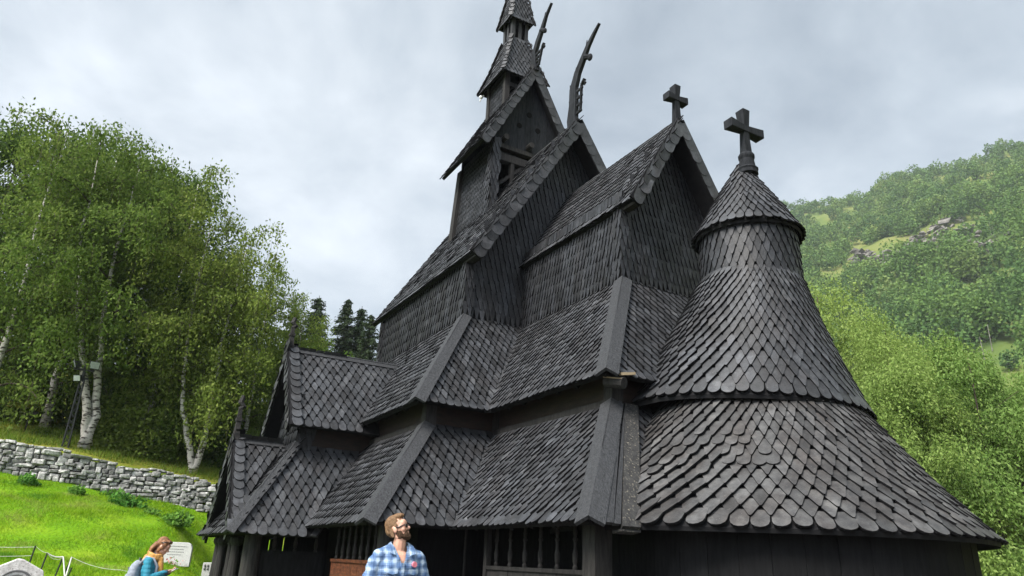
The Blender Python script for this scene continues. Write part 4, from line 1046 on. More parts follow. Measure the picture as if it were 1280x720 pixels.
# ------------------------------------------------------------------ lawn grass and meadow grass
def blades(name, n, xr, yr, hmin, hmax, wid, mat, keep=None, label='', cat='grass'):
    x = nrg.uniform(*xr, n); y = nrg.uniform(*yr, n)
    if keep is not None: k = keep(x, y); x = x[k]; y = y[k]
    n = len(x); z = hgt(x, y) - .01
    pat = .75 + .35*np.sin(x*1.1+.6*np.sin(y*.9))*np.sin(y*1.3) + .25*np.sin(x*3.1+y*2.3)
    h_ = nrg.uniform(hmin, hmax, n)*pat; a = nrg.uniform(0, 2*np.pi, n); w_ = wid*nrg.uniform(.7, 1.3, n)
    lx = nrg.normal(0, .45, n)*h_; ly = nrg.normal(0, .45, n)*h_
    A = np.stack([x-np.cos(a)*w_, y-np.sin(a)*w_, z], -1); B = np.stack([x+np.cos(a)*w_, y+np.sin(a)*w_, z], -1)
    T = np.stack([x+lx, y+ly, z+h_], -1)
    o = link(name, quads_mesh(name, np.stack([A, B, T], 1).reshape(-1, 3), mat, 3)); tag(o, label, cat, kind='stuff'); return o
blades('lawn_grass', 150000, (-15.7, .3), (-15.5, -5.2), .05, .13, .009, M['grass'], keep=lambda x, y: (x < -10.9) | (y < -6.6), label='bright green mown grass of the churchyard lawn')
blades('verge_grass', 26000, (-22.5, -16.5), (-17, 2), .12, .38, .014, M['verge'], label='yellowish long grass on the bank behind the stone wall')
blades('meadow_grass', 30000, (-2, 26), (14, 75), .25, .6, .03, M['meadow'], label='pale yellow green meadow grass beyond the apse')

# ------------------------------------------------------------------ dry stone wall
def stone_wall():
    root = thing('stone_wall', 'long grey dry stone wall crossing the slope above the lawn', 'wall', (-16.1, -8, hz(-15.9, -8)))
    bm = bmesh.new(); wx = -15.78
    tops = {}
    y = -22.0
    def stone(cx_, cy_, cz_, lx, ly, lz):
        c = V3((cx_, cy_, cz_)); vv = []
        tx = rng.uniform(-.10, .10)
        for sx in (-1, 1):
            for sy in (-1, 1):
                for sz in (-1, 1):
                    for q in ((.95,.62,.62),(.62,.96,.70),(.62,.70,.96)):
                        p = V3((sx*q[0]*lx/2*rng.uniform(.82,1.08), sy*q[1]*ly/2*rng.uniform(.88,1.04), sz*q[2]*lz/2*rng.uniform(.84,1.06)))
                        p.z += p.y*tx
                        vv.append(bm.verts.new(c+p))
        bmesh.ops.convex_hull(bm, input=vv, use_existing_faces=False)
    for side, xx in ((0, wx-.12), (1, -16.42)):
        n_ = 0; zoff = -.12
        course = 0
        ysteps = None
        levels = [-.14]
        while levels[-1] < .98: levels.append(levels[-1] + rng.choice((.09,.11,.13,.15,.18)))
        for c in range(len(levels)-1):
            y = -22 + rng.uniform(0, .3); hh = levels[c+1]-levels[c]
            while y < 3.5:
                ln = rng.uniform(.14, .38) if rng.random() > .14 else rng.uniform(.38, .75)
                if side == 1: ln *= 1.4
                yc = y+ln/2
                wave = .035*math.sin(yc*1.7+c*.3)+.03*math.sin(yc*4.1+c*.5)+rng.uniform(-.02,.02)
                zb = (hz(-15.9, yc)+hz(-15.9, yc-.5)+hz(-15.9, yc+.5))/3
                if not (c == len(levels)-2 and rng.random() < .06):
                    lz = hh*rng.uniform(1.02, 1.28)
                    if c == len(levels)-2: lz *= rng.uniform(.6, 1.0)
                    if rng.random() < .10 and c < len(levels)-3: lz = hh*1.9
                    stone(xx+rng.uniform(-.05,.05)-.06*c/len(levels), yc, zb+levels[c]+hh/2+wave, rng.uniform(.34,.5), ln*rng.uniform(1.0,1.12), lz)
                y += ln
    loose = [v for v in bm.verts if not v.link_faces]; bmesh.ops.delete(bm, geom=loose, context='VERTS')
    me = bpy.data.meshes.new('stones'); bm.to_mesh(me); bm.free(); me.materials.append(M['stone'])
    me.transform(Matrix.Translation(-root.location)); link('stones', me, root)
    mb = MB()
    ys = np.arange(-22, 3.6, .5)
    for a, b in zip(ys[:-1], ys[1:]):
        za, zb = hz(-15.9, a), hz(-15.9, b); x0, x1 = -16.38, wx-.22
        mb.add([(x0,a,za-.4),(x1,a,za-.4),(x1,b,zb-.4),(x0,b,zb-.4),(x0,a,za+.88),(x1,a,za+.88),(x1,b,zb+.88),(x0,b,zb+.88)], [(4,5,6,7),(1,2,6,5),(3,0,4,7)])
    mb.build('wall_core', M['stonegap'], root)
stone_wall()

# ------------------------------------------------------------------ trees
def tree_meshes(trunks, limbs_n, crown_r, zlo, strands, leaves, size, droop, leafmat_, barkmat, r0=.18, shape=None, name='tree', seed=0, twig=True, spread=.16, top_fill=0):
    """trunks: list of polylines (local). Returns (trunk mesh, crown mesh)."""
    rg = random.Random(seed); mb = MB(); C = []; D = []
    for tr_ in trunks:
        P = [V3(p) for p in tr_]; k = len(P)
        fine = []
        for i in range(k-1):
            for s in range(4): fine.append(P[i].lerp(P[i+1], s/4) + (V3((rg.gauss(0,.03), rg.gauss(0,.03), 0)) if (i or s) else V3((0,0,0))))
        fine.append(P[-1]); n_ = len(fine)
        mb.tube(fine, [max(.018, r0*(1-.93*(i/(n_-1)))*(1.35 if i == 0 else 1)) for i in range(n_)], 10)
        H = P[-1].z
        for i in range(limbs_n):
            t = zlo + (1-zlo)*((i+rg.random())/limbs_n)**.9
            f = t*(n_-1); j = min(int(f), n_-2); st = fine[j].lerp(fine[j+1], f-j)
            az = i*2.4 + rg.uniform(-.5, .5); u = (t-zlo)/(1-zlo)
            Ln = crown_r*(shape(u) if shape else (.55+.75*math.sin(math.pi*min(1, u*.85+.12))*(1-.45*u)))*rg.uniform(.75, 1.15)
            el = R(rg.uniform(25, 55))*(.6+.6*u)
            d = V3((math.cos(az)*math.cos(el), math.sin(az)*math.cos(el), math.sin(el)))
            lp = [st]; p = st.copy(); ns = 6
            for s in range(ns):
                p = p + d*(Ln/ns); lp.append(p.copy()); d = (d + V3((rg.gauss(0,.12), rg.gauss(0,.12), -.20*droop-.05))).normalized()
            rb = max(.010, r0*.30*(1-.7*t)); mb.tube(lp, [rb*(1-.85*s/ns)+.004 for s in range(ns+1)], 6, 1, cap=False)
            m_ = max(3, int(strands*Ln/crown_r))
            for s in range(m_):
                f = (.22+.78*(s+rg.random())/m_)*ns; j = min(int(f), ns-1); q = lp[j].lerp(lp[j+1], f-j)
                hl = rg.uniform(.35, 1.0)*droop*1.6+.30
                a2 = rg.uniform(0, 2*math.pi); out = rg.uniform(.15, .75)
                e = q + V3((math.cos(a2)*out, math.sin(a2)*out, rg.uniform(-.1,.45)))
                e2 = e + V3((math.cos(a2)*.25*out, math.sin(a2)*.25*out, -hl))
                if twig and rg.random() < .3: mb.tube([q, e, e2], [.008,.006,.003], 3, 1, cap=False)
                nl = int(leaves*rg.uniform(.6, 1.3))
                tt = nrg.uniform(0, 1, nl)
                q_, e_, f_ = np.array(q), np.array(e), np.array(e2)
                pos = np.where(tt[:,None] < .35, q_+(e_-q_)*(tt[:,None]/.35), e_+(f_-e_)*((tt[:,None]-.35)/.65))
                C.append(pos + nrg.normal(0, spread, (nl, 3))*np.array([1,1,.8]))
    C = np.concatenate(C)
    dirs = np.tile(np.array([0,0,-1.]), (len(C),1))*.9*min(1, droop) + nrg.normal(0, .5, (len(C), 3))
    return mb.build(name+'_trunk', [barkmat, M['darkbark']], mesh_only=True, smooth=True), quads_mesh(name+'_crown', leaf_rhombs(C, nrg.uniform(.65, 1.25, len(C))*size, .5, dirs=dirs), leafmat_)
def clump_tree(trunks, limbs_n, crown_r, zlo, size, leafmat_, barkmat, r0, seed, per=420, cr=.85, weep=.7, name='leafy', round_=1.0):
    """crown of many drooping leaf clumps with dark gaps between them"""
    rg = random.Random(seed); mb = MB(); C = []; D = []
    for tr_ in trunks:
        P = [V3(p) for p in tr_]; k = len(P); fine = []
        for i in range(k-1):
            for s in range(4): fine.append(P[i].lerp(P[i+1], s/4))
        fine.append(P[-1]); n_ = len(fine)
        mb.tube(fine, [max(.02, r0*(1-.92*(i/(n_-1)))) for i in range(n_)], 9)
        for i in range(limbs_n):
            t = zlo+(1-zlo)*((i+rg.random())/limbs_n)**.9; f = t*(n_-1); j = min(int(f), n_-2); st = fine[j].lerp(fine[j+1], f-j)
            u = (t-zlo)/(1-zlo); az = i*2.4+rg.uniform(-.5,.5); el = R(rg.uniform(10,45))*(.5+.9*u)
            Ln = crown_r*(.42+.62*math.sin(math.pi*min(1, .18+u*.80)))*rg.uniform(.75,1.12)*(1-.35*max(0,u-.7)/.3)
            d = V3((math.cos(az)*math.cos(el), math.sin(az)*math.cos(el), math.sin(el))); lp = [st]; p = st.copy()
            for s in range(5): p = p+d*(Ln/5); lp.append(p.copy()); d = (d+V3((rg.gauss(0,.12),rg.gauss(0,.12),-.10))).normalized()
            mb.tube(lp, [max(.008, r0*.3*(1-.8*t)*(1-.8*s/5)) for s in range(6)], 5, 1, cap=False)
            for q_ in ((1.0, 1.0),(.58, .85)):
                cc = lp[0].lerp(lp[-1], q_[0]) if q_[0] < 1 else lp[-1]
                cc = np.array(cc)+np.array([rg.gauss(0,.22),rg.gauss(0,.22),rg.gauss(0,.15)]); rr = cr*q_[1]*rg.uniform(.75,1.25)
                n = int(per*(rr/cr)**2*rg.uniform(.8,1.2)); v = nrg.normal(size=(n,3)); v /= np.linalg.norm(v,axis=1,keepdims=True); v *= nrg.uniform(0,1,(n,1))**.38
                lob = 1+.25*np.sin(v[:,:1]*6+seed+i)+.2*np.sin(v[:,1:2]*7+i*2)
                q = v*lob*np.array([rr,rr,rr*.72*round_]); rad2 = (v[:,0]**2+v[:,1]**2)
                q[:,2] -= weep*rr*rad2*nrg.uniform(.3,1.4,n)
                C.append(cc+q); dd = np.stack([v[:,0]*.6, v[:,1]*.6, -.35-.6*rad2], -1); D.append(dd)
    C = np.concatenate(C); D = np.concatenate(D)
    return mb.build(name+'_trunk', [barkmat, M['darkbark']], mesh_only=True, smooth=True), quads_mesh(name+'_crown', leaf_rhombs(C, nrg.uniform(.6,1.3,len(C))*size, .42, dirs=D), leafmat_)
def plant_tree(name, label, base, meshes, cat='tree', rz=0, sc=1., group=None, crown_mat=None):
    t = thing(name, label, cat, base, rz, group); t.scale = (sc, sc, sc)
    tk = link('trunk', meshes[0], t)
    cr2 = link('crown', meshes[1], t)
    return t
def at(x, y, dz=-.08): return (x, y, hz(x, y)+dz)
GB = 'birches behind the stone wall'
b1 = tree_meshes([[(0,0,0),(.02,-.15,1.2),(.05,-.75,3.4),(.05,-1.35,5.3),(.1,-1.9,8.5),(0,-2.1,12.3)], [(.05,.02,.2),(.0,.10,1.3),(.0,-.18,3.4),(.0,-.48,5.2),(-.1,-.6,8.8),(-.1,-.5,11.8)]], 15, 3.0, .46, 26, 42, .080, 1.0, M['leafbirch'], M['bark'], .19, seed=3)
plant_tree('birch_tree', 'birch with two white trunks rising beside the floodlight pole', at(-17.46,-10.64), b1, group=GB)
b2 = tree_meshes([[(0,0,0),(0,-.2,1),(-.05,-.75,2.4),(-.1,-1.05,4.3),(0,-1.2,7),(.1,-1.1,10.4)], [(0,.05,.1),(.05,.25,1.2),(.05,.30,2.6),(0,.15,4.9),(.1,.35,7),(.1,.5,9.6)]], 14, 2.7, .38, 26, 42, .078, 1.15, M['leafbirch'], M['bark'], .145, seed=8)
plant_tree('birch_tree', 'forked birch with slim white trunks above the lower end of the stone wall', at(-17.28,-6.84), b2, group=GB)
b3 = tree_meshes([[(0,0,0),(.1,.1,2),(0,.2,5),(.1,0,8.5),(0,.1,12.5)]], 24, 3.3, .16, 20, 34, .082, 1.0, M['leafbirch'], M['bark'], .17, seed=21)
b4 = clump_tree([[(0,0,0),(.1,0,2),(.1,.1,5),(0,0,8),(0,.1,11)]], 26, 3.6, .04, .10, M['leafdark'], M['darkbark'], .16, 33, per=520, cr=1.15)
for (x, y, rz, sc, lab) in ((-18.3,-14.2,.3,1.0,'leafy birch standing behind the top end of the stone wall'), (-20.5,-8.6,2.1,1.02,'leafy birch growing behind and between the two forked birches'), (-19.6,-4.6,4.0,.74,'leafy birch between the forked birch and the church porch'), (-20.4,-2.8,1.2,.66,'leafy birch with a thin airy top just above the porch finial'), (-20.5,-12.2,5.0,1.05,'leafy birch behind the small wooden T-shaped post')):
    plant_tree('birch_tree', lab, at(x, y), b3, rz=rz, sc=sc, group=GB)
for k, (x, y, rz, sc) in enumerate(((-24.5,-16.5,0,1.15),(-24.2,-11.2,1.1,1.2),(-23.8,-6.4,2.6,.86),(-23.5,-14.0,3.1,1.0),(-27,-9.0,4.1,1.25),(-27.5,-5.0,.5,.74),(-22.8,-9.0,5.5,.85),(-28,-13.5,2,1.3),(-23.2,-3.9,4.4,.52))):
    plant_tree('broadleaf_tree', 'dark green broadleaf tree filling the wood behind the birches', at(x, y), b4, rz=rz, sc=sc, group='dark trees in the wood behind the wall')
b5 = clump_tree([[(0,0,0),(.1,0,1.5),(.1,.1,3.5),(0,0,6.3)]], 22, 2.7, .12, .10, M['leafmid'], M['darkbark'], .13, 41, per=460, cr=.95)
plant_tree('broadleaf_tree', 'light green round tree in front of the dark spruces', at(-25.2,-.7), b5, group='light trees below the spruces')
plant_tree('broadleaf_tree', 'yellow green tree peeping out beside the nave wall corner', at(-19.6,.9), b5, rz=2., sc=.82, group='light trees below the spruces')
plant_tree('broadleaf_tree', 'light green tree behind the ridge of the church porch', at(-23.5,-2.0), b5, rz=4., sc=.9, group='light trees below the spruces')
def spruce_mesh(H, seed, thin=1.):
    rg = random.Random(seed); mb = MB(); mb.tube([(0,0,0),(0,0,H*.5),(0,0,H)], [H*.016,H*.009,.02], 8); C = []; Dr = []
    z = H*.12; k = 0
    while z < H*.985:
        u = (z/H); Lm = (1-u)**.72*H*.235*thin+.12
        for i in range(6):
            if rg.random() < .10: continue
            a = k*1.1+i*1.047+rg.uniform(-.25,.25); Ln = Lm*rg.uniform(.55, 1.2)
            tt = np.linspace(.06, 1, max(5, int(Ln/.075)))
            sag = -.42*Ln*tt+.20*Ln*tt**2.2
            P = np.stack([np.cos(a)*Ln*tt, np.sin(a)*Ln*tt, z+sag], -1)
            mb.tube([tuple(P[0]), tuple(P[len(P)//2]), tuple(P[-1])], [.025,.015,.006], 4, cap=False)
            for rep in range(7):
                q = P + nrg.normal(0, 1, P.shape)*np.array([.08,.08,.07])*(1+.8*Ln*(1-.4*tt[:,None]))*.8; q[:,2] -= nrg.uniform(0, .22, len(P))*Ln*.6
                C.append(q); Dr.append(np.tile(np.array([np.cos(a), np.sin(a), -.55]), (len(P),1)))
        z += H*.026*rg.uniform(.8,1.2); k += 1
    C = np.concatenate(C); Dr = np.concatenate(Dr)
    return mb.build('spruce_trunk', M['darkbark'], mesh_only=True), quads_mesh('spruce_crown', leaf_rhombs(C, nrg.uniform(.10,.20,len(C)), .26, dirs=Dr), M['needle'])
s1 = spruce_mesh(14, 2); s2 = spruce_mesh(13, 9, .8)
for (x, y, zt_, ms, H, lab) in ((-44.4,3.5,22.3,s1,14,'tall dark spruce, the leftmost and broadest of the row'),(-45.7,6.4,23.0,s2,13,'thin spruce with a ragged top, second of the row'),(-45.4,7.6,22.5,s1,14,'dense dark spruce in the middle of the spruce row'),(-43.3,7.9,21.2,s2,13,'shorter spruce nearest the nave roof corner'),(-43,1.4,20.4,s2,13,'low spruce half hidden behind the light green round tree')):
    zb = hz(x, y)-.1; plant_tree('spruce_tree', lab, (x, y, zb), ms, 'spruce', rz=x, sc=(zt_-zb)/H, group='spruces on the slope')
# bright trees beyond the apse
br1 = clump_tree([[(0,0,0),(.1,0,2),(0,.2,5),(.2,.1,8.5),(.1,.2,12)], [(0,0,.3),(.8,.3,3),(1.5,.5,6),(1.9,.6,9.5)], [(0,0,.3),(-.7,-.4,3),(-1.5,-.5,6),(-1.7,-.6,10)]], 15, 3.1, .18, 0.060, M['leafbright'], M['darkbark'], .16, 52, per=1150, cr=1.05)
br2 = clump_tree([[(0,0,0),(.1,.1,1.6),(0,.1,4),(0,0,7.9)], [(0,0,.3),(.6,.5,2.4),(.9,.9,6.2)]], 18, 2.6, .26, .058, M['leafbright'], M['darkbark'], .12, 60, per=1050, cr=.92)
GR = 'bright green trees beyond the apse'
for (x, y, ms, rz, sc, lab) in ((-4.6,14.6,br1,0,1.02,'tall bright green tree showing just right of the apse turret'),(-.6,13.2,br1,1.7,.82,'big rounded bright green tree, the tallest clear of the apse roof'),(1.9,13.2,br2,.5,1.02,'bright green tree with a domed top standing out against the hillside woods'),(1.5,17.6,br2,2.2,.92,'bright green tree at the edge of the yellow field'),(.7,10.9,br2,3.6,.90,'bright green tree drooping low just behind the eaves of the apse'),(2.6,16.2,br2,5.0,.72,'low bright green bushy tree above the pale meadow beside the apse wall'),(-2.6,18.0,br1,4,.80,'bright green tree hidden mostly by its taller neighbours')):
    plant_tree('leafy_tree', lab, at(x, y), ms, rz=rz, sc=sc, group=GR)
# bushes and weeds
def bush_mesh(r, h_, n, size, mat, seed):
    q = nrg.normal(size=(n,3)); q /= np.linalg.norm(q, axis=1, keepdims=True); q[:,2] = np.abs(q[:,2]); q *= nrg.uniform(.4,1,(n,1))
    lob = 1+.3*np.sin(q[:,:1]*4+seed)+.25*np.sin(q[:,1:2]*5+seed*2)
    return quads_mesh('bush_leaves', leaf_rhombs(q*lob*np.array([r,r,h_]), nrg.uniform(.6,1.3,n)*size, .6, up=.5), mat)
bu = [bush_mesh(1.3,1.5,2600,.085,M['leafdark'],1), bush_mesh(1.0,1.1,2000,.08,M['leafmid'],4), bush_mesh(.85,2.3,4600,.062,M['leafbirch'],6)]
for i,(x,y,k,sc,lab) in enumerate(((-21.5,-13.5,0,1.3,'dark bush in the shade left of the twin-trunked birch'),(-21,-10.2,0,1.2,'dark bush right behind the twin-trunked birch'),(-20.6,-7.8,0,1.3,'dark bush between the two forked birches'),(-19.4,-8.4,1,.6,'leafy green bush close behind the middle of the stone wall'),(-19.2,-5.2,0,1.15,'dark bush right of the forked birch at the low end of the wall'),(-20.4,-15.6,0,1.4,'dark bush behind the highest stretch of the stone wall'),(-18.6,-11.9,1,.5,'small yellow green shrub left of the floodlight pole'),(-19.6,-3.2,0,1.2,'dark bush just left of the porch finials'),(-18.1,-9.1,2,1.35,'tall light green bush hanging down to the wall right of the twin-trunked birch'),(-18.3,-7.9,2,1.15,'light green bush hanging down to the wall just left of the slim forked birch'))):
    o = link('bush', bu[k]); o.location = at(x,y,-.15); o.scale = (sc,sc,sc*.9); o.rotation_euler = (0,0,i*1.3); tag(o, lab, 'bush', 'bushes behind the stone wall')
wd_ = bush_mesh(.45,.34,420,.07,M['weed'],2)
for i,(x,y,sc,lab) in enumerate(((-14.2,-8.95,1.15,'largest green weed clump on the lawn below the birch with two trunks'),(-14.6,-10.5,.8,'weed clump on the lawn below the floodlight pole'),(-13.3,-7.45,1.2,'weed clump on the lawn nearest the porch'),(-13.6,-8.2,.6,'small weed clump just right of the largest one'),(-15.0,-11.9,.9,'weed clump at the foot of the wall near the picture edge'),(-15.3,-9.4,.8,'weed clump tucked against the foot of the stone wall'))):
    o = link('weed_clump', wd_); o.location = at(x,y,-.03); o.scale = (sc,)*3; o.rotation_euler = (0,0,i*1.9); tag(o, lab, 'weed', 'weed clumps on the lawn')
yl = bush_mesh(.5,.5,300,.07,M['meadow'],3)
o = link('flowering_shrub', yl); o.location = at(-19.3,-12.9,-.1); o.location.z += .9; tag(o, 'small yellow leaved shrub in the shade under the birches', 'shrub')

# ------------------------------------------------------------------ things on the lawn
fl = thing('floodlight_pole', 'dark lattice pole with floodlights standing behind the stone wall', 'floodlight', at(-16.9,-11.22))
bz = fl.location.z; tpz = 7.95; px_, py_ = -16.9, -11.22
mb = MB()
for sx in (-1,1):
    for sy in (-1,1): mb.tube([(px_+sx*.10,py_+sy*.10,bz),(px_+sx*.06,py_+.0+sy*.06,tpz-.5)], .028, 6)
nz_ = 12
for i in range(nz_):
    z0 = bz+(tpz-.5-bz)*i/nz_; z1 = bz+(tpz-.5-bz)*(i+1)/nz_
    for (a,b) in (((-1,-1),(1,-1)),((1,-1),(1,1)),((1,1),(-1,1)),((-1,1),(-1,-1))):
        if i % 2: a, b = b, a
        mb.beam((px_+a[0]*.085,py_+a[1]*.085,z0),(px_+b[0]*.085,py_+b[1]*.085,z1), .022, .022)
mb.tube([(px_,py_,tpz-.6),(px_,py_,tpz+.05)], .06, 8)
mb.build('pole', M['metal'], fl)
def lamp_head(c, d, w_, h_, glass=True):
    mb = MB(); c = V3(c); d = V3(d).normalized(); mb.beam(c, c-d*.22, w_, h_, taper=.6); ob = mb.build('floodlight_head', M['metal'], fl)
    mb = MB(); mb.beam(c+d*.004, c+d*.016, w_*.86, h_*.82); mb.build('lens', M['lampglass'], ob)
mb = MB(); mb.beam((px_,py_-.38,tpz-.18),(px_,py_+.32,tpz-.18), .07,.07); mb.beam((px_,py_-.3,tpz-.5),(px_,py_+.18,tpz-.5),.07,.07); mb.build('bracket', M['metal'], fl)
lamp_head((px_+.20,py_+.28,tpz), (1,.15,-.25), .36,.30); lamp_head((px_+.05,py_-.36,tpz-.05), (.1,-1,-.3), .26,.26); lamp_head((px_+.15,py_-.18,tpz-.55), (1,-.6,-.4), .28,.24)
tp = thing('wooden_post', 'thin wooden T-shaped post in the long grass behind the wall', 'post', at(-18.87,-12.72))
mb = MB(); z = tp.location.z; mb.beam((-18.87,-12.72,z),(-18.87,-12.68,z+.78),.05,.05); mb.build('stem', M['post'], tp)
mb = MB(); mb.beam((-18.87,-12.90,z+.80),(-18.87,-12.46,z+.81),.10,.07); mb.build('crossbar', M['post'], tp)

def slab_outline(pts, y0, th, base, fw_dir):
    """upright slab: pts (u,z) outline in its own plane, facing fw_dir"""
    f = V3(fw_dir).normalized(); u = V3((0,0,1)).cross(f).normalized(); b = V3(base)
    front = [b + u*p[0] + V3((0,0,p[1])) + f*(th/2) for p in pts]
    return front, f, u
def gravestone(name, label, base, face, pts, th, mat, lines, emblem=None):
    t = thing(name, label, 'gravestone', base)
    fr, f, u = slab_outline(pts, 0, th, base, face)
    nn = V3((0,0,0))
    for i in range(len(fr)): nn += fr[i].cross(fr[(i+1)%len(fr)])
    if nn.dot(f) < 0: fr = fr[::-1]
    mb = MB(); mb.slab(fr, th); ob = mb.build('slab', mat, t)
    bv = ob.modifiers.new('bevel','BEVEL'); bv.width = .012; bv.segments = 2
    mb = MB(); b = V3(base)
    for (z, x0, x1, h_) in lines:
        x = x0; mb = MB()
        while x < x1:
            wl_ = rng.uniform(.018,.05); q0 = b+u*x+V3((0,0,z))+f*(th/2+.003); x2 = min(x+wl_, x1)
            q = [q0, b+u*x2+V3((0,0,z))+f*(th/2+.003), b+u*x2+V3((0,0,z+h_))+f*(th/2+.003), b+u*x+V3((0,0,z+h_))+f*(th/2+.003)]
            mb.slab(q if (q[1]-q[0]).cross(q[2]-q[0]).dot(f) > 0 else q[::-1], .002); x = x2+.012
        mb.build('engraved_line', M['engraving'], t).__setitem__('kind', 'stuff')
    if emblem:
        mb = MB()
        ex, ez, s = emblem
        for (dx, dz) in ((-.6,.6),(.6,.6),(-.6,-.6),(.6,-.6)):
            c = b+u*(ex+dx*s)+V3((0,0,ez+dz*s))+f*(th/2+.001); mb.ell(c, (s*.42,s*.42,s*.55), nu=8, nv=6)
        mb.build('emblem', M['engraving'], t)
    return t, f, u
fc = V3((CAM.x+8.83, CAM.y+7.75, 0)).normalized()
ga, f_, u_ = gravestone('gravestone', 'pale granite gravestone with rounded shoulders and flowers at its foot', at(-8.83,-7.75,-.02), (fc.x+.15,fc.y-.25,0), [(-.43,0),(-.43,.48),(-.38,.58),(-.30,.62),(.30,.62),(.38,.58),(.43,.48),(.43,0)][::-1], .16, M['granite'], [(.50,-.30,.30,.018),(.43,-.20,.22,.016),(.36,-.26,.24,.016),(.29,-.18,.18,.014)])
pl = thing('grave_flowers', 'small pink flowers and leaves at the foot of the pale gravestone', 'flowers', tuple(V3(at(-8.83,-7.75))+f_*.22))
o = link('leaves', bush_mesh(.30,.22,120,.035,M['weed'],7), pl); o2 = link('petals', bush_mesh(.30,.24,60,.03,M['flower'],8), pl)
gravestone('gravestone', 'grey square-cornered gravestone with a dark emblem, beside the porch posts', at(-9.68,-6.55,-.25), (fc.x,fc.y-.1,0), [(-.30,0),(-.30,.80),(.42,.84),(.42,0)], .14, M['granite'], [(.62,-.02,.36,.03),(.52,-.1,.3,.025),(.44,-.1,.32,.025),(.36,-.1,.3,.025),(.28,-.1,.3,.025)], (-.20,.68,.07))
ob_ = (3.05,-10.73); zb = hz(*ob_)-.1; ht = 1.44-zb
go, f2, u2_ = gravestone('old_gravestone', 'white lichen spotted old gravestone with a pointed top and carved arch', (ob_[0],ob_[1],zb), (CAM.x-3.05,CAM.y+10.73,0), [(-.33,0),(-.34,ht-.20),(-.28,ht-.13),(-.03,ht),(.03,ht-.01),(.26,ht-.13),(.28,ht-.2),(.28,0)], .18, M['oldgranite'], [])
mb = MB(); b = V3((ob_[0],ob_[1],zb))
for rr in (.185,.135):
    mb.tube([b+f2*.092+u2_*(rr*math.cos(a_))+V3((0,0,ht-.32+rr*math.sin(a_))) for a_ in np.linspace(-.2,3.34,20)], .012, 6)
mb.build('carved_arch', M['engraving'], go)
# low rope fence
rf = thing('rope_fence', 'low rope fence on thin dark posts crossing the lawn', 'fence', at(-1.46,-10.4))
tops = [(-1.46,-14.2,1.55),(-1.46,-12.2,1.58),(-1.45,-10.78,1.58),(-1.46,-10.58,1.47),(-1.50,-10.33,1.42),(-1.46,-10.20,1.42),(-1.30,-10.16,1.25),(-.9,-10.1,1.14)]
for (x, y, z) in tops:
    mb = MB(); mb.tube([(x,y-.12*max(0,(y+11.5)),hz(x,y)-.1),(x,y,z)], .013, 6); mb.build('post', M['greenpost'], rf)
def rope(a, b, sag, r_=.0035):
    a = V3(a); b = V3(b); mb = MB(); pts = []
    for k in range(9):
        t = k/8; p = a.lerp(b, t); p.z -= sag*4*t*(1-t); pts.append(p)
    mb.tube(pts, r_, 5); mb.build('rope', M['rope'], rf)
for i in range(len(tops)-1):
    a, b = tops[i], tops[i+1]
    if i < 2: rope((a[0],a[1],a[2]-.02),(b[0],b[1],b[2]-.02),.03,.0035); rope((a[0],a[1],a[2]-.17),(b[0],b[1],b[2]-.16),.03,.0035)
rope(tops[2], tops[3], .02); rope(tops[3], tops[4], .03, .011); rope(tops[3], (tops[4][0],tops[4][1],tops[4][2]-.02), .06)
rope(tops[4], (-1.3,-10.22,1.05), -.01, .012); rope((-1.3,-10.22,1.05), tops[5], .0, .012); rope(tops[5], (-1.2,-9.4,1.24), .05, .003); rope((-1.2,-9.4,1.24), (-1.2,-8.9,1.22), .02, .003)

# thin valley air over the whole place
mb = MB(); mb.box((-760,-160,-15),(700,760,460))
hzm = bpy.data.materials.new('valley_air'); hzm.use_nodes = True; hn = hzm.node_tree.nodes; hl = hzm.node_tree.links; hn.remove(hn['Principled BSDF'])
pv_ = hn.new('ShaderNodeVolumePrincipled'); pv_.inputs['Color'].default_value = (.86,.92,1,1); pv_.inputs['Density'].default_value = .00018; hl.new(pv_.outputs['Volume'], hn['Material Output'].inputs['Volume'])
tag(mb.build('haze', hzm), kind='stuff')
# ------------------------------------------------------------------ people
def fuse(mb, voxel, smooth=6, cut=None, disp=None):
    """one continuous skin over the pieces collected in mb (local coordinates)"""
    me = bpy.data.meshes.new('tmp'); me.from_pydata(mb.v, [], mb.f); me.update()
    o = bpy.data.objects.new('tmp', me); COL.objects.link(o)
    bm = bmesh.new(); bm.from_mesh(me); bmesh.ops.remove_doubles(bm, verts=bm.verts, dist=1e-5); bmesh.ops.recalc_face_normals(bm, faces=bm.faces); bm.to_mesh(me); bm.free()
    r = o.modifiers.new('r','REMESH'); r.mode = 'VOXEL'; r.voxel_size = voxel; r.use_smooth_shade = True
    s = o.modifiers.new('s','SMOOTH'); s.iterations = smooth; s.factor = .5
    dg = bpy.context.evaluated_depsgraph_get(); ev = o.evaluated_get(dg); out = bpy.data.meshes.new_from_object(ev)
    bpy.data.objects.remove(o); bpy.data.meshes.remove(me)
    if cut or disp:
        bm = bmesh.new(); bm.from_mesh(out)
        if disp:
            for v in bm.verts: v.co = disp(v.co)
        if cut:
            dead = [v for v in bm.verts if cut(v.co)]; bmesh.ops.delete(bm, geom=dead, context='VERTS')
        bm.to_mesh(out); bm.free()
    out.polygons.foreach_set('use_smooth', [True]*len(out.polygons))
    return out
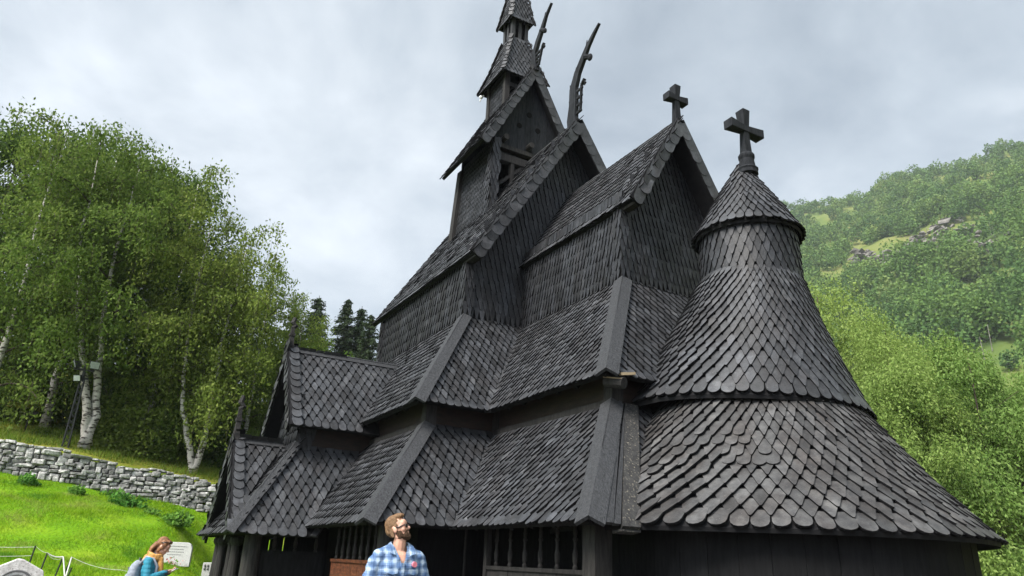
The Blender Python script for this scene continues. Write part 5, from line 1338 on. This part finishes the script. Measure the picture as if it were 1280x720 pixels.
class Sub:
    """draws into an MB through a rotation about a pivot"""
    def __init__(s, mb, piv, rot): s.mb = mb; s.p = V3(piv); s.r = rot
    def T(s, q): return s.p + s.r @ V3(q)
    def ell(s, c, r, rot=None, **k): s.mb.ell(s.T(c), r, (s.r @ rot) if rot is not None else s.r, **k)
    def cap(s, a, b, ra, rb, **k): s.mb.cap(s.T(a), s.T(b), ra, rb, **k)
    def tube(s, pts, r, n=6, **k): s.mb.tube([s.T(p) for p in pts], r, n, **k)
    def beam(s, a, b, w_, h_, up=(0,0,1), **k): s.mb.beam(s.T(a), s.T(b), w_, h_, s.r @ V3(up), **k)
def head(S, female=False):
    k = .94 if female else 1.0
    def E(c, r, rot=None): S.ell([x*k for x in c], [x*k for x in r], rot)
    E((0,-.012,.165),(.079,.100,.092)); E((0,.03,.125),(.070,.075,.085)); E((0,.042,.075),(.060,.062,.062)); E((0,.078,.035),(.033,.028,.026))
    E((0,.082,.165),(.058,.026,.040)); E((0,.094,.150),(.052,.014,.011))
    for s in (-1,1):
        E((s*.043,.078,.105),(.026,.024,.028)); E((s*.078,.0,.118),(.011,.022,.033)); E((s*.052,.02,.055),(.018,.045,.026))
    S.cap((0,.098*k,.142*k),(0,.124*k,.106*k),.0085*k,.0145*k); 
    for s in (-1,1): E((s*.011,.112,.098),(.010,.012,.009))
    E((0,.101,.072),(.024,.013,.0075)); E((0,.099,.060),(.021,.013,.0085)); E((0,.10,.085),(.016,.010,.010))
def hand(mb, wr, d, n_, side, curl=.5, sc=1.0):
    """palm with five bent fingers; d = direction of the hand, n_ = palm normal"""
    d = V3(d).normalized(); n_ = V3(n_); n_ = (n_-d*n_.dot(d)).normalized(); x = d.cross(n_)*side; w0 = V3(wr)
    Rm = Matrix((x, d, n_)).transposed()
    mb.ell(w0+d*.048*sc, (.042*sc,.052*sc,.016*sc), Rm); mb.ell(w0+d*.012*sc, (.030*sc,.03*sc,.019*sc), Rm)
    for i, (off, ln) in enumerate(((-.030,.068),(-.010,.078),(.010,.073),(.029,.058))):
        a = w0 + d*.088*sc + x*off*sc; dirn = d.copy(); ax = d.cross(n_)
        ls = (ln*.42*sc, ln*.33*sc, ln*.28*sc)
        for j, l_ in enumerate(ls):
            ang = curl*(.5+.35*j); dd = (d*math.cos(ang*(j+1)*.8) + n_*math.sin(ang*(j+1)*.8)).normalized()
            b = a+dd*l_; mb.cap(a, b, (.0092-.001*j)*sc, (.0086-.001*j)*sc, n=8); a = b
    a = w0+d*.025*sc - x*.034*sc; b = a + (d*.6 - x*.7 + n_*.35).normalized()*.040*sc; c = b + (d*.85 - x*.1 + n_*.5).normalized()*.032*sc
    mb.cap(a, b, .0125*sc, .0105*sc, n=8); mb.cap(b, c, .0105*sc, .009*sc, n=8)
def facing(f): return math.atan2(-f[0], f[1])
def child(name, me, mat, root, attr=None):
    me.materials.clear(); me.materials.append(mat); o = link(name, me, root); return o
toC = V3((CAM.x-6.69, CAM.y+7.33, 0)).normalized(); imgR = V3((rt.x, rt.y, 0)).normalized()

# the man -------------------------------------------------------------
def man():
    base = (6.69, -7.33, .19); f = (toC*math.cos(R(22)) + imgR*math.sin(R(22)))
    root = thing('person', 'bearded man in blue plaid shirt and sunglasses looking up before the church gallery', 'person', base, facing(f))
    Hh = 1.865 - base[2] - .27
    nk = (0, .0, 1.515)
    tot = 2.045 - base[2]; kz = tot/1.775
    hr = Matrix.Rotation(R(50), 3, 'Z') @ Matrix.Rotation(R(19), 3, 'X')
    mb = MB(); S = Sub(mb, nk, hr)
    head(S)
    mb.cap((0,-.03,1.40),(0,.0,1.57), .072, .062)
    for s in (-1,1): mb.cap((s*.05,-.03,1.455),(s*.15,-.02,1.385), .035,.04)
    mb.ell((0,-.01,1.37),(.15,.080,.075)); mb.ell((0,0,1.25),(.185,.118,.20)); mb.ell((0,0,1.08),(.165,.11,.17)); mb.ell((0,-.01,.95),(.17,.12,.13))
    for s in (-1,1):
        mb.ell((s*.185,-.01,1.370),(.058,.058,.058)); mb.cap((s*.20,-.01,1.35),(s*.300,-.01,1.11), .050,.043); mb.cap((s*.300,-.01,1.11),(s*.27,.09,.87), .042,.029)
        hand(mb, (s*.268,.10,.855), (0,.15,-1), (-s,0,0), s, .45)
        mb.cap((s*.09,-.01,.90),(s*.105,.01,.50), .085,.056); mb.cap((s*.105,.01,.50),(s*.11,-.02,.09), .054,.036)
        mb.cap((s*.11,-.03,.045),(s*.125,.15,.03), .042,.030)
    body = child('body', fuse(mb, .0062, 4), M['skin'], root)
    # shirt: closed shell, opened at the neck in a deep V
    mb = MB()
    mb.ell((0,-.012,1.405),(.195,.108,.080)); mb.ell((0,.0,1.25),(.245,.150,.21)); mb.ell((0,.02,1.07),(.245,.165,.20)); mb.ell((0,.0,.93),(.235,.155,.17))
    for s in (-1,1): mb.cap((s*.055,-.03,1.452),(s*.20,-.015,1.375), .066,.074)
    mb.cap((0,-.03,1.44),(0,-.022,1.49), .083, .072)
    for s in (-1,1):
        mb.ell((s*.200,-.012,1.370),(.082,.085,.085)); mb.cap((s*.222,-.012,1.345),(s*.320,-.012,1.10), .082,.070); mb.cap((s*.320,-.012,1.10),(s*.285,.085,.90), .070,.050)
    def wr(c):
        k = .006*math.sin(c.z*46+c.x*21)*math.sin(c.x*37+c.z*9)+.004*math.sin(c.z*90+c.y*30); n_ = V3((c.x, c.y, 0)); 
        return c + (n_.normalized()*k if n_.length > 1e-3 else V3((0,0,0)))
    def vneck(c):
        if c.z > 1.492: return True
        return c.y > .0 and c.z > 1.325 and abs(c.x-.004) < .008+(c.z-1.325)*.36
    sh = child('shirt', fuse(mb, .0085, 5, cut=vneck, disp=wr), M['plaid'], root)
    mb = MB()                                              # collar wings, placket, pocket flaps
    for s in (-1,1):
        P = [(s*.030,-.100,1.525),(s*.088,-.02,1.515),(s*.082,.055,1.470),(s*.075,.118,1.395),(s*.135,.105,1.412),(s*.125,.035,1.482),(s*.108,-.05,1.490),(s*.03,-.115,1.480)]
        for th in (0,):
            n_ = len(P); vs_ = [V3(p) for p in P]+[V3(p)*1.0+V3((s*.008,.008,.004)) for p in P]
            fs = [(0,1,6,7),(1,2,5,6),(2,3,4,5),(8,15,14,9),(9,14,13,10),(10,13,12,11)]+[(i,8+i,8+(i+1)%8,(i+1)%8) for i in range(8)]
            mb.add(vs_, fs)
    mb.slab([(-.018,.170,.90),(.022,.170,.90),(.020,.152,1.33),(-.012,.152,1.33)][::-1], .02)
    for s in (-1,1):
        mb.slab([(s*.058,.154,1.275),(s*.158,.124,1.275),(s*.158,.130,1.235),(s*.107,.152,1.222),(s*.058,.160,1.235)][::(1 if s < 0 else -1)], .012)
    collar = child('collar', mb.build('c', M['plaid'], None, mesh_only=True), M['plaid'], root)
    mb = MB(); mb.tube([(-.118,.128,1.320),(-.122,.150,1.320)], .026, 18); child('badge', mb.build('b', M['pink'], mesh_only=True), M['pink'], root)
    # trousers and shoes
    mb = MB(); mb.ell((0,-.01,.93),(.185,.132,.13))
    for s in (-1,1): mb.cap((s*.09,-.01,.88),(s*.108,.01,.50), .098,.070); mb.cap((s*.108,.01,.50),(s*.112,-.02,.10), .068,.056)
    child('trousers', fuse(mb, .013, 5, cut=lambda c: c.z < .075), M['denim'], root)
    mb = MB()
    for s in (-1,1): mb.ell((s*.12,.06,.045),(.052,.15,.05)); mb.ell((s*.112,-.03,.07),(.048,.06,.06))
    child('shoes', fuse(mb, .011, 3), M['shoe'], root)
    # hair swept back from a high forehead, beard, sunglasses
    mb = MB(); S = Sub(mb, nk, hr)
    S.ell((0,-.022,.182),(.083,.100,.089)); S.ell((0,.030,.240),(.058,.062,.030)); S.ell((0,-.062,.150),(.074,.060,.080)); S.ell((0,.062,.240),(.046,.036,.026)); S.ell((0,-.02,.245),(.055,.06,.024))
    for s in (-1,1): S.ell((s*.066,.012,.150),(.016,.030,.030)); S.ell((s*.068,-.03,.10),(.014,.03,.045))
    inv = hr.transposed(); pv = V3(nk)
    def hcut(c):
        q = inv @ (c-pv); 
        return (q.z < .215 and q.y > .050+.5*max(0,q.z-.17)) or (q.z < .150 and q.y > .022) or (q.z < .135 and q.y > -.020) or q.z < .045
    def hdisp(c):
        q = inv @ (c-pv); return c + (hr @ V3((q.x, q.y+.02, q.z-.12)).normalized())*(.004*math.sin(q.x*170+q.z*40)+.003*math.sin(q.x*310+q.y*30))
    child('hair', fuse(mb, .0065, 3, cut=hcut, disp=hdisp), M['hairblond'], root)
    mb = MB(); S = Sub(mb, nk, hr)
    S.ell((0,.060,.045),(.058,.062,.042)); S.ell((0,.088,.030),(.038,.036,.034)); S.ell((0,.106,.088),(.027,.011,.009))
    for s in (-1,1): S.ell((s*.058,.030,.065),(.016,.036,.042)); S.ell((s*.065,.008,.095),(.011,.014,.035)); S.ell((s*.030,.098,.070),(.010,.014,.022))
    def bcut(c):
        q = inv @ (c-pv); return (abs(q.x) < .022 and .056 < q.z < .078 and q.y > .05) or (q.z > .098 and q.y > .04)
    def bdisp(c):
        q = inv @ (c-pv); return c + (hr @ V3((q.x, q.y-.02, q.z-.06)).normalized())*(.003*math.sin(q.x*260+q.z*140)*math.sin(q.y*230))
    child('beard', fuse(mb, .005, 2, cut=bcut, disp=bdisp), M['beard'], root)
    mb = MB(); S = Sub(mb, nk, hr)
    for s in (-1,1):
        S.ell((s*.034,.112,.128),(.030,.010,.021)); S.beam((s*.064,.104,.136),(s*.082,-.005,.132), .007,.012)
    S.beam((-.012,.121,.136),(.012,.121,.136), .008,.008)
    child('sunglasses', mb.build('g', M['shades'], mesh_only=True, smooth=True), M['shades'], root)
    root.scale = (1.0, 1.0, kz)
    return root
man()

# the woman -----------------------------------------------------------
def woman():
    base = (.55, -9.07, hz(.55, -9.07)-.02); vC = V3((CAM.x-.55, CAM.y+9.07, 0)).normalized()
    f = (imgR*math.cos(R(8)) - vC*math.sin(R(8)))
    root = thing('person', 'woman with auburn hair, mustard scarf, teal jacket and grey backpack looking down at her phone', 'person', base, facing(f))
    root.scale = (1.04, 1.04, 1.045)
    nk = (0, .045, 1.375); hr = Matrix.Rotation(R(-30), 3, 'X') @ Matrix.Rotation(R(0), 3, 'Z')
    mb = MB(); S = Sub(mb, nk, hr); head(S, True)
    mb.cap((0,-.01,1.27),(0,.045,1.40), .052,.046)
    mb.ell((0,-.01,1.26),(.135,.075,.065)); mb.ell((0,0,1.12),(.150,.105,.17)); mb.ell((0,0,.97),(.132,.095,.14)); mb.ell((0,-.01,.85),(.165,.115,.12))
    for s in (-1,1):
        mb.cap((s*.165,-.01,1.255),(s*.215,.035,1.02), .045,.038); mb.cap((s*.215,.035,1.02),(s*.075,.245,1.115), .036,.025)
        hand(mb, (s*.068,.252,1.118), (-s*.35,.9,.30), (-s*.55,.1,.75), s, .75, .93)
        mb.cap((s*.085,-.01,.82),(s*.095,.01,.45), .080,.052); mb.cap((s*.095,.01,.45),(s*.10,-.02,.085), .050,.034); mb.cap((s*.10,-.03,.04),(s*.11,.13,.03), .036,.027)
    child('body', fuse(mb, .0062, 4), M['skin'], root)
    mb = MB()
    mb.ell((0,-.01,1.265),(.160,.095,.075)); mb.ell((0,0,1.13),(.180,.132,.19)); mb.ell((0,0,.96),(.170,.128,.17)); mb.ell((0,-.01,.82),(.190,.140,.11)); mb.cap((0,-.01,1.28),(0,.01,1.33), .075,.068)
    for s in (-1,1):
        mb.ell((s*.165,-.01,1.25),(.068,.070,.068)); mb.cap((s*.175,-.01,1.24),(s*.222,.035,1.02), .066,.058); mb.cap((s*.222,.035,1.02),(s*.088,.235,1.110), .056,.040)
    def quilt(c):
        n_ = V3((c.x, c.y, 0)); return c + (n_.normalized()*(.006*abs(math.sin(c.z*52))) if n_.length > 1e-3 else V3((0,0,0)))
    child('jacket', fuse(mb, .009, 4, disp=quilt), M['teal'], root)
    for s in (-1,1):
        mb = MB(); mb.cap((s*.094,.228,1.105),(s*.080,.245,1.114), .043,.041); child('cuff', fuse(mb, .008, 2), M['packdark'], root)
    mb = MB()                                              # scarf wound round the neck
    for k in range(3):
        pts = [(.088*math.sin(a)*(1+.05*k), .02+.092*math.cos(a), 1.30+.03*k+.014*math.sin(a*2+k)-.02*math.cos(a)) for a in np.linspace(0, 2*math.pi, 17)]
        mb.tube(pts, .036-.004*k, 8)
    mb.cap((.03,.12,1.29),(.05,.145,1.10), .045,.05); mb.cap((-.02,-.10,1.31),(-.03,-.135,1.22), .05,.05)
    child('scarf', fuse(mb, .008, 3), M['scarf'], root)
    mb = MB(); mb.ell((0,-.01,.86),(.18,.13,.12))
    for s in (-1,1): mb.cap((s*.085,-.01,.80),(s*.095,.01,.45), .090,.062); mb.cap((s*.095,.01,.45),(s*.10,-.02,.09), .06,.048)
    child('trousers', fuse(mb, .013, 4, cut=lambda c: c.z < .07), M['denim'], root)
    mb = MB()
    for s in (-1,1): mb.ell((s*.108,.05,.04),(.045,.135,.045)); mb.ell((s*.10,-.03,.07),(.043,.055,.06))
    child('shoes', fuse(mb, .011, 3), M['shoe'], root)
    # hair gathered loosely, falling on the scarf
    mb = MB(); S = Sub(mb, nk, hr)
    S.ell((0,-.022,.165),(.083,.100,.088)); S.ell((0,-.06,.115),(.078,.062,.085)); S.ell((0,.035,.215),(.062,.055,.030))
    for s in (-1,1): S.ell((s*.070,.025,.135),(.016,.035,.055)); S.ell((s*.068,.0,.075),(.018,.030,.06))
    for k in range(14):
        a = -1.25+2.5*k/13; S.tube([(.075*math.sin(a),-.055-.05*math.cos(a),.12),(.085*math.sin(a),-.075-.05*math.cos(a),.02),(.082*math.sin(a)+.01*math.sin(k*3),-.055-.045*math.cos(a),-.08-.03*math.sin(k*2.3))], [.026,.022,.008], 7)
    inv = hr.transposed(); pv = V3(nk)
    def hcut(c):
        q = inv @ (c-pv); return (q.y > .062 and q.z < .195) or (q.z < .15 and q.y > .030 and abs(q.x) < .062)
    def hd(c):
        q = inv @ (c-pv); return c + (hr @ V3((q.x, q.y+.02, q.z-.1)).normalized())*(.005*math.sin(q.x*120+q.y*60+q.z*25))
    child('hair', fuse(mb, .007, 2, cut=hcut, disp=hd), M['hairbrown'], root)
    mb = MB(); S = Sub(mb, nk, hr)                           # sunglasses pushed up on the hair
    for s in (-1,1): S.ell((s*.036,.066,.222),(.032,.014,.020)); S.beam((s*.070,.055,.215),(s*.088,-.035,.16), .006,.010)
    S.beam((-.01,.075,.226),(.01,.075,.226), .008,.008)
    child('sunglasses', mb.build('g', M['shades'], mesh_only=True, smooth=True), M['shades'], root)
    mb = MB()
    for s in (-1,1): S = Sub(mb, nk, hr); S.ell((s*.030,.088,.124),(.010,.008,.005))
    child('eyes', mb.build('e', M['shades'], mesh_only=True, smooth=True), M['shades'], root)
    bb = root
    # backpack and phone rest on her: things of their own
    Mw = world_of(root); 
    bp = thing('backpack', 'grey backpack with dark trim worn by the woman in the teal jacket', 'backpack', tuple(Mw @ V3((0,-.22,.92))), facing(f))
    def loc(p): return V3(p) - V3((0,-.22,.92))
    mb = MB()
    mb.ell(loc((0,-.225,1.05)),(.155,.105,.22)); mb.ell(loc((0,-.20,1.18)),(.130,.085,.11)); mb.ell(loc((0,-.215,.92)),(.160,.11,.13))
    child('bag', fuse(mb, .012, 6), M['pack'], bp)
    mb = MB(); mb.ell(loc((0,-.318,.98)),(.115,.045,.115)); mb.ell(loc((0,-.30,.93)),(.12,.05,.08)); child('front_pocket', fuse(mb, .01, 4), M['pack'], bp)
    for s in (-1,1):
        mb = MB(); mb.tube([loc(p) for p in ((s*.085,-.15,1.22),(s*.10,-.06,1.335),(s*.112,.045,1.315),(s*.120,.125,1.20),(s*.135,.125,1.08),(s*.150,.06,.98),(s*.145,-.08,.94))], [.024]*7, 6)
        child('shoulder_strap', mb.build('s', M['pack'], mesh_only=True, smooth=True), M['pack'], bp)
    mb = MB(); mb.tube([loc(p) for p in ((-.03,-.16,1.27),(-.025,-.19,1.315),(.025,-.19,1.315),(.03,-.16,1.27))], .010, 6)
    mb.tube([loc(p) for p in ((-.10,-.285,1.10),(-.06,-.315,1.17),(.06,-.315,1.17),(.10,-.285,1.10))], .008, 5)
    child('trim', mb.build('t', M['packdark'], mesh_only=True, smooth=True), M['packdark'], bp)
    ph = thing('phone', 'phone held in both hands by the woman in the teal jacket', 'phone', tuple(Mw @ V3((0,.345,1.15))), facing(f))
    mb = MB(); mb.beam((-.072,0,0),(.072,0,0), .072, .009, (0,-.55,.8)); ob = mb.build('case', M['white'], mesh_only=True); child('case', ob, M['white'], ph)
    mb = MB(); mb.beam((-.066,-.0042,.0062),(.066,-.0042,.0062), .064, .003, (0,-.55,.8)); child('screen', mb.build('sc', M['shades'], mesh_only=True), M['shades'], ph)
    return root
woman()
